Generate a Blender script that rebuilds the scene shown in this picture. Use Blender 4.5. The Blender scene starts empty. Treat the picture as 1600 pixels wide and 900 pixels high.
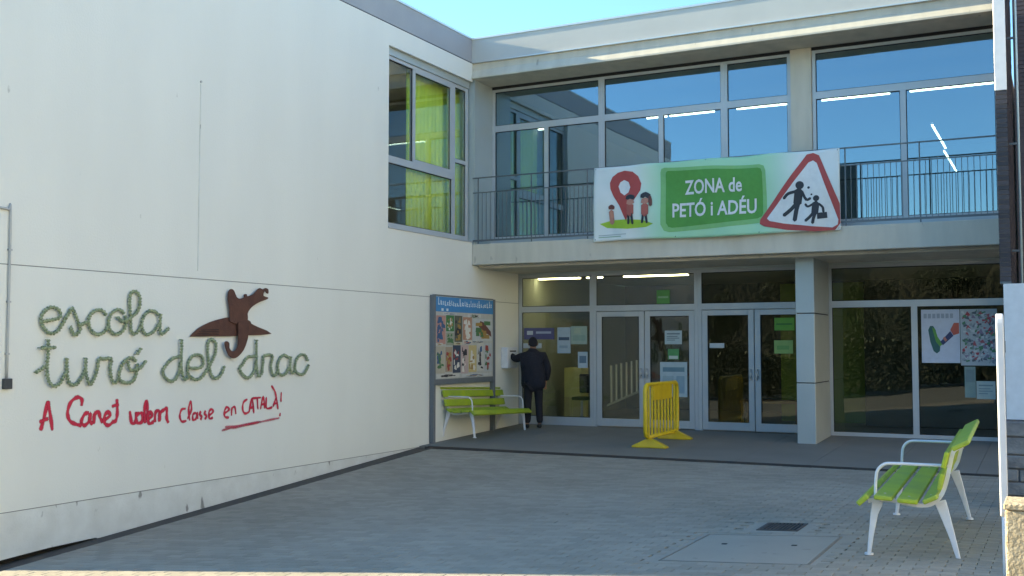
import bpy, bmesh, math, random
from mathutils import Vector, Matrix
R = math.radians
rnd = random.Random(7)
scene = bpy.context.scene
COL = scene.collection

# ------------------------------------------------------------------ camera, sky, sun, exposure
cd = bpy.data.cameras.new('camera'); cam = bpy.data.objects.new('camera', cd); COL.objects.link(cam)
cd.sensor_width = 36.0; cd.lens = 37.45; cd.clip_end = 2000
cam.location = (9.885, -17.551, 1.6)
cam.rotation_euler = (math.pi/2 + 0.0537, 0.0, 0.4751)
scene.camera = cam
SUN_DIR = Vector((1.0, 0.058, -0.285)).normalized()          # the way the sunlight travels
world = bpy.data.worlds.new('World'); scene.world = world; world.use_nodes = True
wn = world.node_tree; bg = wn.nodes['Background']
sky = wn.nodes.new('ShaderNodeTexSky'); sky.sky_type = 'NISHITA'; sky.sun_disc = False
sky.sun_elevation = math.asin(-SUN_DIR.z); sky.sun_rotation = math.atan2(-SUN_DIR.x, -SUN_DIR.y)
sky.air_density = 1.0; sky.dust_density = 0.0; sky.ozone_density = 6.0; sky.altitude = 30
wn.links.new(sky.outputs[0], bg.inputs[0]); bg.inputs[1].default_value = 0.15
sl = bpy.data.lights.new('sun', 'SUN'); sl.energy = 5.0; sl.angle = R(0.53); sl.color = (1.0, 0.91, 0.74)
sun = bpy.data.objects.new('sun', sl); COL.objects.link(sun); sun.location = (-30, -5, 20)
sun.rotation_euler = SUN_DIR.to_track_quat('-Z', 'Y').to_euler()
vs = scene.view_settings; vs.view_transform = 'Standard'; vs.look = 'None'; vs.gamma = 1.0
vs.exposure = 1.92
vs.use_white_balance = True; vs.white_balance_temperature = 8000; vs.white_balance_tint = 0   # the camera's own daylight-in-shade balance

# ------------------------------------------------------------------ helpers
class MB:
    """collects simple solids in world coordinates; build() links them as one mesh object"""
    def __init__(s): s.v = []; s.f = []; s.m = []
    def add(s, vs, fs, m=0):
        b = len(s.v); s.v += [tuple(p) for p in vs]
        s.f += [tuple(b+i for i in f) for f in fs]; s.m += [m]*len(fs); return s
    def box(s, x0, x1, y0, y1, z0, z1, m=0):
        return s.add([(x0,y0,z0),(x1,y0,z0),(x1,y1,z0),(x0,y1,z0),(x0,y0,z1),(x1,y0,z1),(x1,y1,z1),(x0,y1,z1)],
            [(0,3,2,1),(4,5,6,7),(0,1,5,4),(1,2,6,5),(2,3,7,6),(3,0,4,7)], m)
    def prism_x(s, yz, x0, x1, m=0):                # polygon in the YZ plane, extruded along X
        n = len(yz); a = sum(yz[i][0]*yz[(i+1)%n][1]-yz[(i+1)%n][0]*yz[i][1] for i in range(n))
        if a < 0: yz = yz[::-1]
        vs = [(x0,y,z) for y,z in yz]+[(x1,y,z) for y,z in yz]
        return s.add(vs, [tuple(range(n-1,-1,-1)), tuple(range(n,2*n))]+[(i,(i+1)%n,n+(i+1)%n,n+i) for i in range(n)], m)
    def prism_y(s, xz, y0, y1, m=0):
        n = len(xz); a = sum(xz[i][0]*xz[(i+1)%n][1]-xz[(i+1)%n][0]*xz[i][1] for i in range(n))
        if a < 0: xz = xz[::-1]
        vs = [(x,y0,z) for x,z in xz]+[(x,y1,z) for x,z in xz]
        return s.add(vs, [tuple(range(n)), tuple(range(2*n-1,n-1,-1))]+[((i+1)%n,i,n+i,n+(i+1)%n) for i in range(n)], m)
    def tube(s, pts, r, seg=8, m=0, cap=True):
        pts = [Vector(p) for p in pts]; n = len(pts)
        rr = r if isinstance(r, (list, tuple)) else [r]*n
        t0 = (pts[1]-pts[0]).normalized()
        u = t0.orthogonal().normalized(); b = len(s.v)
        for i, p in enumerate(pts):
            t = ((pts[min(i+1,n-1)]-p).normalized()+(p-pts[max(i-1,0)]).normalized())
            t = t.normalized() if t.length > 1e-6 else t0
            u = (u-t*u.dot(t)).normalized(); w = t.cross(u)
            for k in range(seg):
                a = 2*math.pi*k/seg; s.v.append(tuple(p+(u*math.cos(a)+w*math.sin(a))*rr[i]))
        for i in range(n-1):
            for k in range(seg):
                k2 = (k+1)%seg; s.f.append((b+i*seg+k,b+i*seg+k2,b+(i+1)*seg+k2,b+(i+1)*seg+k)); s.m.append(m)
        if cap:
            s.f.append(tuple(b+k for k in range(seg-1,-1,-1))); s.f.append(tuple(b+(n-1)*seg+k for k in range(seg))); s.m += [m,m]
        return s
    def xf(s, M):
        s.v = [tuple(M @ Vector(p)) for p in s.v]; return s
    def mesh(s, name, mats, off=Vector((0,0,0))):
        me = bpy.data.meshes.new(name)
        me.from_pydata([(p[0]-off[0],p[1]-off[1],p[2]-off[2]) for p in s.v], [], s.f)
        for mt in (mats if isinstance(mats, (list,tuple)) else [mats]): me.materials.append(mt)
        me.polygons.foreach_set('material_index', s.m); me.update()
        return me
    def build(s, name, mats, parent=None, smooth=False, bevel=0, segs=2):
        off = wloc(parent)
        me = s.mesh(name, mats, off)
        if smooth: me.polygons.foreach_set('use_smooth', [True]*len(me.polygons))
        if bevel:
            bm = bmesh.new(); bm.from_mesh(me)
            bmesh.ops.bevel(bm, geom=[e for e in bm.edges if len(e.link_faces) == 2 and e.calc_face_angle(0) > .5], offset=bevel, segments=segs, affect='EDGES', profile=.5)
            bm.to_mesh(me); bm.free()
        o = bpy.data.objects.new(name, me); COL.objects.link(o); o.parent = parent
        return o
def wloc(o):
    p = Vector((0,0,0))
    while o: p += o.location; o = o.parent
    return p
def tag(o, label=None, cat=None, group=None, kind=None):
    for k, v in (('label',label),('category',cat),('group',group),('kind',kind)):
        if v: o[k] = v
    return o
def thing(name, loc, label, cat, group=None):
    o = bpy.data.objects.new(name, None); COL.objects.link(o); o.location = loc; o.empty_display_size = .2
    return tag(o, label, cat, group)
def smooth_path(pts, sub=6, closed=False):          # Catmull-Rom
    P = [Vector(p) for p in pts]; out = []; n = len(P)
    if n == 2:
        return [P[0].lerp(P[1], i/sub) for i in range(sub+1)]
    for i in range(n-1):
        p0 = P[max(i-1,0)]; p1 = P[i]; p2 = P[i+1]; p3 = P[min(i+2,n-1)]
        for k in range(sub):
            t = k/sub
            out.append(.5*((2*p1)+(p2-p0)*t+(2*p0-5*p1+4*p2-p3)*t*t+(3*p1-p0-3*p2+p3)*t**3))
    out.append(P[-1]); return out

# ------------------------------------------------------------------ materials
def mat(name, col, rough=.6, col2=None, scale=6., amt=.5, bump=0., bscale=60., metal=0., spec=None, detail=6., stretch=None, dist=.01, specks=None):
    m = bpy.data.materials.new(name); m.use_nodes = True; nt = m.node_tree; p = nt.nodes['Principled BSDF']
    p.inputs['Base Color'].default_value = (*col, 1); p.inputs['Roughness'].default_value = rough; p.inputs['Metallic'].default_value = metal
    if spec is not None: p.inputs['Specular IOR Level'].default_value = spec
    tc = nt.nodes.new('ShaderNodeNewGeometry'); src = tc.outputs['Position']
    if stretch:
        mp = nt.nodes.new('ShaderNodeVectorMath'); mp.operation = 'MULTIPLY'; mp.inputs[1].default_value = stretch
        nt.links.new(src, mp.inputs[0]); src = mp.outputs[0]
    if col2:
        n = nt.nodes.new('ShaderNodeTexNoise'); n.inputs['Scale'].default_value = scale; n.inputs['Detail'].default_value = detail
        nt.links.new(src, n.inputs['Vector'])
        r = nt.nodes.new('ShaderNodeMapRange'); r.inputs[1].default_value = .5-amt/2; r.inputs[2].default_value = .5+amt/2
        nt.links.new(n.outputs[0], r.inputs[0])
        mx = nt.nodes.new('ShaderNodeMix'); mx.data_type = 'RGBA'; mx.inputs[6].default_value = (*col,1); mx.inputs[7].default_value = (*col2,1)
        nt.links.new(r.outputs[0], mx.inputs[0]); nt.links.new(mx.outputs[2], p.inputs['Base Color'])
    if specks:                                      # scattered marks and scuffs with a shape of their own
        n = nt.nodes.new('ShaderNodeTexNoise'); n.inputs['Scale'].default_value = specks[0]; n.inputs['Detail'].default_value = 3
        sv = nt.nodes.new('ShaderNodeVectorMath'); sv.operation = 'MULTIPLY'; sv.inputs[1].default_value = (1,1,.45); nt.links.new(tc.outputs['Position'], sv.inputs[0]); nt.links.new(sv.outputs[0], n.inputs['Vector'])
        r = nt.nodes.new('ShaderNodeMapRange'); r.inputs[1].default_value = specks[1]; r.inputs[2].default_value = specks[1]+.05; r.inputs[4].default_value = specks[2]; nt.links.new(n.outputs[0], r.inputs[0])
        mk = nt.nodes.new('ShaderNodeMix'); mk.data_type = 'RGBA'; mk.inputs[7].default_value = (.12,.11,.09,1)
        nt.links.new(r.outputs[0], mk.inputs[0]); nt.links.new(mx.outputs[2], mk.inputs[6]); nt.links.new(mk.outputs[2], p.inputs['Base Color'])
    if bump:
        n = nt.nodes.new('ShaderNodeTexNoise'); n.inputs['Scale'].default_value = bscale; n.inputs['Detail'].default_value = 4
        nt.links.new(tc.outputs['Position'], n.inputs['Vector'])
        b = nt.nodes.new('ShaderNodeBump'); b.inputs['Strength'].default_value = bump; b.inputs['Distance'].default_value = dist
        nt.links.new(n.outputs[0], b.inputs['Height']); nt.links.new(b.outputs[0], p.inputs['Normal'])
    return m
def emit(name, col, s):
    m = bpy.data.materials.new(name); m.use_nodes = True; p = m.node_tree.nodes['Principled BSDF']
    p.inputs['Base Color'].default_value = (*col,1); p.inputs['Emission Color'].default_value = (*col,1); p.inputs['Emission Strength'].default_value = s
    return m
def glass(name, tint, base, refl=(1,1,1)):
    m = bpy.data.materials.new(name); m.use_nodes = True; nt = m.node_tree; nt.nodes.remove(nt.nodes['Principled BSDF'])
    t = nt.nodes.new('ShaderNodeBsdfTransparent'); t.inputs[0].default_value = (*tint,1)
    g = nt.nodes.new('ShaderNodeBsdfGlossy'); g.inputs['Roughness'].default_value = 0.0; g.inputs['Color'].default_value = (*refl,1)
    nz = nt.nodes.new('ShaderNodeTexNoise'); nz.inputs['Scale'].default_value = 1.3; nz.inputs['Detail'].default_value = 1
    ge = nt.nodes.new('ShaderNodeNewGeometry'); nt.links.new(ge.outputs['Position'], nz.inputs['Vector'])
    bp = nt.nodes.new('ShaderNodeBump'); bp.inputs['Strength'].default_value = .12; bp.inputs['Distance'].default_value = .01
    nt.links.new(nz.outputs[0], bp.inputs['Height']); nt.links.new(bp.outputs[0], g.inputs['Normal'])
    lw = nt.nodes.new('ShaderNodeLayerWeight'); lw.inputs[0].default_value = .5
    pw = nt.nodes.new('ShaderNodeMath'); pw.operation = 'POWER'; pw.inputs[1].default_value = 4
    ma = nt.nodes.new('ShaderNodeMath'); ma.operation = 'MULTIPLY_ADD'; ma.inputs[1].default_value = .8; ma.inputs[2].default_value = base; ma.use_clamp = True
    nt.links.new(lw.outputs['Facing'], pw.inputs[0]); nt.links.new(pw.outputs[0], ma.inputs[0])
    mx = nt.nodes.new('ShaderNodeMixShader'); nt.links.new(ma.outputs[0], mx.inputs[0]); nt.links.new(t.outputs[0], mx.inputs[1]); nt.links.new(g.outputs[0], mx.inputs[2])
    nt.links.new(mx.outputs[0], nt.nodes['Material Output'].inputs[0])
    return m
def attr_mix(m, attr, c0, c1):                       # colour from a float attribute, with the noise kept on top
    nt = m.node_tree; p = nt.nodes['Principled BSDF']
    a = nt.nodes.new('ShaderNodeAttribute'); a.attribute_name = attr
    mx = nt.nodes.new('ShaderNodeMix'); mx.data_type = 'RGBA'; mx.inputs[6].default_value = (*c0,1); mx.inputs[7].default_value = (*c1,1)
    nt.links.new(a.outputs['Fac'], mx.inputs[0])
    old = p.inputs['Base Color'].links[0].from_socket if p.inputs['Base Color'].links else None
    if old:
        mu = nt.nodes.new('ShaderNodeMix'); mu.data_type = 'RGBA'; mu.blend_type = 'MULTIPLY'; mu.inputs[0].default_value = 1
        nt.links.new(old, mu.inputs[6]); nt.links.new(mx.outputs[2], mu.inputs[7]); nt.links.new(mu.outputs[2], p.inputs['Base Color'])
    else: nt.links.new(mx.outputs[2], p.inputs['Base Color'])
    return m

M = {}
M['render'] = mat('white_render', (.76,.765,.70), .85, (.72,.725,.665), 1.6, .5, .25, 45, stretch=(1,1,.28), specks=(9.,.735,.35))
M['render_low'] = mat('white_render_stained', (.73,.745,.70), .85, (.63,.635,.585), 3.5, .35, .3, 45, specks=(7.,.66,.7))
M['concrete'] = mat('pale_concrete', (.66,.61,.51), .85, (.52,.48,.40), 2.5, .5, .3, 50, stretch=(1.6,1,.35), specks=(6.,.68,.35))
M['parapet_front'] = mat('sunlit_tone_parapet', (.56,.56,.53), .7, (.50,.50,.475), 1.6, .6, .1, 30)  # front parapet painted lighter than the wing's so it reads as sunlit
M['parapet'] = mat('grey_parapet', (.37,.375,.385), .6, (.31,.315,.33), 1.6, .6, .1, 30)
M['coping'] = mat('coping_metal', (.62,.62,.6), .35, metal=.6)
M['groove'] = mat('joint_sealant', (.22,.22,.21), .9)
M['dark'] = mat('dark_gap', (.02,.02,.022), .9)
M['alu'] = mat('aluminium_frame', (.50,.53,.55), .38, (.46,.49,.52), 4, .5, metal=.2)
M['clad'] = mat('column_cladding', (.45,.50,.50), .45, (.41,.46,.46), 2, .5, metal=.3)
M['rail'] = mat('railing_steel', (.13,.15,.165), .45, metal=.3)
M['floor_in'] = mat('interior_floor', (.20,.19,.17), .4)
M['ceil_in'] = mat('interior_ceiling', (.45,.44,.40), .8)
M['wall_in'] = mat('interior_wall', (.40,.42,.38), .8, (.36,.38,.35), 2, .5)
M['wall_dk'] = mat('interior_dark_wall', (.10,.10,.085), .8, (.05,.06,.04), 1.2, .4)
M['lime'] = mat('lime_wall', (.42,.56,.06), .7, (.36,.50,.06), 1.5, .6)
M['curtain'] = mat('lime_curtain', (.72,.86,.10), .8, (.66,.80,.10), 1.5, .6)
M['olive'] = mat('olive_door', (.16,.23,.03), .6)
M['glass_up'] = glass('solar_glass', (.55,.66,.68), .23, (.63,.84,1))
M['glass_side'] = glass('side_glass', (.96,.98,.96), .06)
M['glass_dn'] = glass('clear_glass', (.80,.84,.80), .046)
M['tube'] = emit('lamp_tube', (1,.98,.9), 3.5)
M['tube_warm'] = emit('lamp_tube_warm', (1,.9,.62), 6)
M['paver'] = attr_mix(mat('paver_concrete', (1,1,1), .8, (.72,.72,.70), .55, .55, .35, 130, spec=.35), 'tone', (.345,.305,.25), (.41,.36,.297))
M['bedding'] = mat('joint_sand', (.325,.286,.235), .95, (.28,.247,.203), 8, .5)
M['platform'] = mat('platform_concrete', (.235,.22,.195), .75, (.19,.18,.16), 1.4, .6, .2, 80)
M['cover'] = mat('cover_concrete', (.375,.33,.27), .8, (.325,.286,.236), 2.2, .6, .25, 90, specks=(8.,.68,.3))
M['asphalt'] = mat('street_ground', (.19,.175,.15), .9, (.14,.13,.11), .6, .6, .3, 40)
M['drain'] = mat('drain_metal', (.045,.04,.038), .7, (.075,.06,.05), 5, .5)
M['iron'] = mat('cast_iron', (.05,.047,.047), .6, (.08,.07,.065), 12, .5, .3, 60)
M['green_slat'] = mat('lime_slat', (.42,.52,.025), .45, (.27,.37,.05), 4, .45, .2, 60, specks=(26.,.70,.45))
M['white_metal'] = mat('white_powder_coat', (.74,.75,.78), .35, (.66,.67,.70), 9, .5)
M['yellow'] = mat('yellow_plastic', (.72,.53,.02), .45, (.58,.40,.02), 7, .6, .1, 60)
M['letter'] = mat('verdigris_rope', (.13,.18,.10), .8, (.40,.45,.28), 38, .4, .6, 120)
M['rust'] = mat('rusted_steel', (.075,.030,.022), .8, (.13,.055,.035), 9, .5, .4, 70)
M['pvc'] = mat('grey_conduit', (.42,.43,.42), .5)
M['brick'] = attr_mix(mat('dark_glazed_brick', (1,1,1), .45, (.7,.7,.72), 20, .5, .2, 90), 'tone', (.032,.027,.034), (.062,.052,.06))
M['mortar'] = mat('mortar', (.16,.15,.15), .95)
M['stone'] = mat('grey_stone', (.25,.25,.25), .9, (.13,.13,.135), 9, .45, .6, 25, dist=.02)
M['roughcast'] = mat('cream_roughcast', (.62,.50,.34), .95, (.42,.32,.2), 26, .4, .8, 55, dist=.02)
M['bark'] = mat('bark', (.07,.055,.04), .9, (.04,.03,.025), 8, .5)
M['leaf'] = mat('leaf', (.035,.055,.02), .7, (.05,.065,.025), .9, .6)
M['leaf2'] = mat('leaf_olive', (.045,.055,.022), .7, (.03,.045,.018), .8, .6)
M['hill'] = mat('scrub_hillside', (.035,.042,.018), .95, (.07,.06,.03), 1.2, .4, 1., 3., dist=.4)
def paint(n, c, r=.6): 
    if n not in M: M[n] = mat(n, c, r, tuple(x*.86 for x in c), 14, .6)
    return M[n]

# ------------------------------------------------------------------ ground heights
def gz(x, y):
    if y > 1.955: return 0.0
    if y > -1.9: return -.13*(1.955-y)/3.855
    d = min(-1.9-y, 10.0); t = min(max(x/9.0, 0), 1)
    return -.13+(-.0665*(1-t)+.018*t)*d

# ------------------------------------------------------------------ traced outlines (metres on the wall: Y, Z; on the banner: X, Z)
LETTERS= [[[(-9.564,1.862),(-9.361,1.902),(-9.35,1.968),(-9.412,2.012),(-9.485,2.015),(-9.566,1.952),(-9.594,1.882),(-9.568,1.802),(-9.501,1.743),(-9.429,1.733),(-9.357,1.775),(-9.298,1.857),(-9.275,1.899)]],[[(-9.275,1.899),(-9.215,1.972),(-9.191,2.019),(-9.139,1.943),(-9.099,1.861),(-9.071,1.789),(-9.095,1.737),(-9.145,1.721),(-9.184,1.757),(-9.198,1.808)],[(-9.091,1.825),(-8.984,1.863)]],[[(-8.71,1.954),(-8.765,2.001),(-8.844,2.004),(-8.921,1.959),(-8.958,1.874),(-8.93,1.791),(-8.863,1.734),(-8.784,1.729),(-8.705,1.773),(-8.666,1.827)]],[[(-8.437,1.972),(-8.507,2.019),(-8.589,2.0),(-8.655,1.923),(-8.673,1.837),(-8.624,1.752),(-8.541,1.732),(-8.446,1.776),(-8.406,1.864),(-8.422,1.951)],[(-8.546,1.931),(-8.476,1.884),(-8.365,1.914)]],[[(-8.351,1.92),(-8.239,1.999),(-8.199,2.1),(-8.216,2.21),(-8.288,2.246),(-8.351,2.194),(-8.354,2.051),(-8.336,1.887),(-8.326,1.777),(-8.276,1.734),(-8.205,1.79),(-8.164,1.857)]],[[(-7.894,1.975),(-7.962,2.013),(-8.051,2.016),(-8.137,1.947),(-8.164,1.857),(-8.132,1.758),(-8.059,1.731),(-7.956,1.782),(-7.891,1.862)],[(-7.874,1.987),(-7.883,1.851),(-7.865,1.738),(-7.805,1.761),(-7.73,1.819)]],[[(-9.642,1.308),(-9.561,1.346),(-9.527,1.38)],[(-9.505,1.661),(-9.501,1.535),(-9.509,1.405),(-9.506,1.285),(-9.474,1.194),(-9.413,1.151),(-9.341,1.179),(-9.294,1.249),(-9.246,1.309)],[(-9.603,1.571),(-9.418,1.575)]],[[(-9.238,1.457),(-9.241,1.35),(-9.226,1.227),(-9.168,1.158),(-9.093,1.171),(-9.025,1.252),(-8.989,1.324)],[(-8.992,1.455),(-8.988,1.293),(-8.953,1.188),(-8.913,1.15)]],[[(-8.913,1.15),(-8.85,1.237),(-8.814,1.342),(-8.796,1.442),(-8.71,1.441),(-8.616,1.44),(-8.633,1.338),(-8.61,1.22),(-8.561,1.155),(-8.501,1.207)]],[[(-8.239,1.408),(-8.311,1.451),(-8.409,1.421),(-8.476,1.325),(-8.501,1.239),(-8.458,1.173),(-8.36,1.154),(-8.276,1.178),(-8.236,1.265),(-8.224,1.38)],[(-8.381,1.41),(-8.35,1.317),(-8.265,1.304),(-8.18,1.33),(-8.109,1.401)],[(-8.248,1.491),(-8.193,1.567)]],[[(-7.507,1.465),(-7.652,1.433),(-7.754,1.358),(-7.812,1.269),(-7.733,1.177),(-7.628,1.161),(-7.542,1.25),(-7.512,1.38)],[(-7.512,1.674),(-7.514,1.445),(-7.503,1.275),(-7.45,1.169),(-7.379,1.207)]],[[(-7.363,1.312),(-7.198,1.308),(-7.115,1.36),(-7.145,1.455),(-7.257,1.476),(-7.348,1.43),(-7.391,1.325),(-7.37,1.22),(-7.25,1.164),(-7.139,1.187),(-7.047,1.279),(-6.992,1.345)]],[[(-6.992,1.345),(-6.899,1.493),(-6.892,1.629),(-6.97,1.676),(-7.036,1.629),(-7.032,1.467),(-7.0,1.305),(-6.95,1.196),(-6.872,1.166),(-6.795,1.205),(-6.719,1.32)]],[[(-6.111,1.452),(-6.275,1.432),(-6.377,1.335),(-6.427,1.28),(-6.332,1.18),(-6.228,1.163),(-6.124,1.26),(-6.101,1.388)],[(-6.106,1.673),(-6.106,1.431),(-6.092,1.259),(-6.048,1.172),(-5.974,1.242)]],[[(-5.974,1.242),(-5.954,1.371),(-5.934,1.455),(-5.758,1.449),(-5.789,1.311),(-5.753,1.194),(-5.686,1.178),(-5.631,1.25)]],[[(-5.394,1.423),(-5.51,1.461),(-5.611,1.396),(-5.643,1.279),(-5.596,1.19),(-5.483,1.187),(-5.392,1.274)],[(-5.367,1.438),(-5.38,1.274),(-5.332,1.199),(-5.274,1.227)]],[[(-4.966,1.373),(-5.04,1.458),(-5.16,1.451),(-5.241,1.362),(-5.251,1.242),(-5.155,1.179),(-5.036,1.192),(-4.94,1.312)]]]
GRAFFITI= [[(-9.542,0.671),(-9.499,0.808),(-9.456,0.995)],[(-9.456,0.995),(-9.416,0.823),(-9.387,0.66)],[(-9.563,0.767),(-9.439,0.799)],[(-9.003,0.912),(-8.999,0.985),(-9.063,1.013),(-9.15,0.961),(-9.191,0.85),(-9.157,0.756),(-9.068,0.71),(-8.991,0.694)],[(-8.892,0.834),(-8.956,0.816),(-8.999,0.736),(-8.953,0.692),(-8.889,0.74),(-8.879,0.822),(-8.876,0.739),(-8.836,0.694)],[(-8.823,0.693),(-8.82,0.83)],[(-8.819,0.809),(-8.761,0.837),(-8.732,0.761),(-8.691,0.706)],[(-8.692,0.727),(-8.599,0.775),(-8.614,0.829),(-8.667,0.789),(-8.671,0.705),(-8.61,0.669),(-8.529,0.717)],[(-8.495,0.973),(-8.484,0.811),(-8.502,0.726),(-8.542,0.696)],[(-8.574,0.885),(-8.459,0.906)],[(-8.296,0.822),(-8.264,0.679),(-8.207,0.686),(-8.196,0.806)],[(-8.138,0.792),(-8.194,0.751),(-8.178,0.673),(-8.106,0.679),(-8.101,0.767),(-8.138,0.792)],[(-8.07,0.688),(-8.021,0.785),(-8.039,0.93),(-8.066,0.821),(-8.055,0.654)],[(-8.034,0.697),(-7.946,0.736),(-7.977,0.794),(-8.013,0.729),(-7.989,0.65),(-7.915,0.667)],[(-7.9,0.655),(-7.888,0.778),(-7.828,0.786),(-7.825,0.662),(-7.812,0.762),(-7.753,0.804),(-7.707,0.813),(-7.704,0.699),(-7.672,0.635)],[(-7.382,0.797),(-7.452,0.79),(-7.484,0.712),(-7.448,0.64),(-7.365,0.645)],[(-7.352,0.664),(-7.284,0.781),(-7.3,0.884),(-7.333,0.784),(-7.309,0.641)],[(-7.198,0.736),(-7.254,0.719),(-7.253,0.648),(-7.197,0.665),(-7.184,0.735),(-7.168,0.653)],[(-7.112,0.752),(-7.14,0.712),(-7.096,0.679),(-7.124,0.64)],[(-7.026,0.752),(-7.054,0.718),(-7.01,0.684),(-7.045,0.64)],[(-6.98,0.682),(-6.893,0.729),(-6.923,0.767),(-6.967,0.733),(-6.958,0.65),(-6.891,0.656)],[(-6.682,0.697),(-6.591,0.744),(-6.638,0.779),(-6.682,0.718),(-6.666,0.653),(-6.589,0.638)],[(-6.543,0.657),(-6.537,0.752),(-6.483,0.771),(-6.458,0.673)],[(-6.231,0.866),(-6.311,0.827),(-6.325,0.73),(-6.276,0.674),(-6.196,0.691)],[(-6.196,0.68),(-6.143,0.873),(-6.098,0.663)],[(-6.181,0.744),(-6.099,0.751)],[(-6.143,0.873),(-5.953,0.876)],[(-6.036,0.874),(-6.017,0.714)],[(-5.967,0.711),(-5.912,0.885),(-5.875,0.717)],[(-5.96,0.777),(-5.885,0.784)],[(-5.844,0.882),(-5.841,0.727),(-5.714,0.731)],[(-5.745,1.035),(-5.667,0.953),(-5.63,0.851),(-5.593,0.691)],[(-5.706,0.731),(-5.639,0.862)],[(-5.698,0.775),(-5.612,0.782)],[(-5.527,0.937),(-5.533,0.79)],[(-5.545,0.643),(-5.556,0.593)],[(-6.738,0.474),(-6.586,0.495),(-6.431,0.5),(-6.111,0.528),(-5.779,0.556),(-5.556,0.571)],[(-6.678,0.517),(-6.431,0.517),(-5.947,0.545)]]
DRAGON= {'wing':[(-7.357,1.71),(-7.22,1.812),(-7.005,1.899),(-6.782,1.952),(-6.606,1.975),(-6.351,1.962),(-6.221,1.927),(-6.201,1.896),(-6.068,1.853),(-5.775,1.761),(-6.31,1.733),(-6.707,1.719)],'head':[(-6.658,1.918),(-6.661,2.078),(-6.69,2.2),(-6.684,2.312),(-6.631,2.351),(-6.577,2.329),(-6.521,2.244),(-6.448,2.228),(-6.376,2.25),(-6.38,2.285),(-6.33,2.296),(-6.311,2.265),(-6.19,2.302),(-6.116,2.362),(-6.059,2.391),(-6.001,2.374),(-5.944,2.396),(-5.885,2.38),(-5.884,2.321),(-5.923,2.33),(-5.943,2.351),(-5.977,2.333),(-5.984,2.285),(-5.893,2.269),(-5.902,2.243),(-6.056,2.199),(-6.187,2.143),(-6.261,2.09),(-6.306,2.026),(-6.304,1.925),(-6.459,1.872)],'tail':[(-6.515,1.909),(-6.313,1.913),(-6.31,1.737),(-6.336,1.649),(-6.398,1.536),(-6.505,1.45),(-6.594,1.426),(-6.684,1.464),(-6.747,1.562),(-6.766,1.635),(-6.723,1.654),(-6.678,1.623),(-6.677,1.562),(-6.614,1.519),(-6.543,1.549),(-6.509,1.623),(-6.507,1.729)]}
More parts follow.
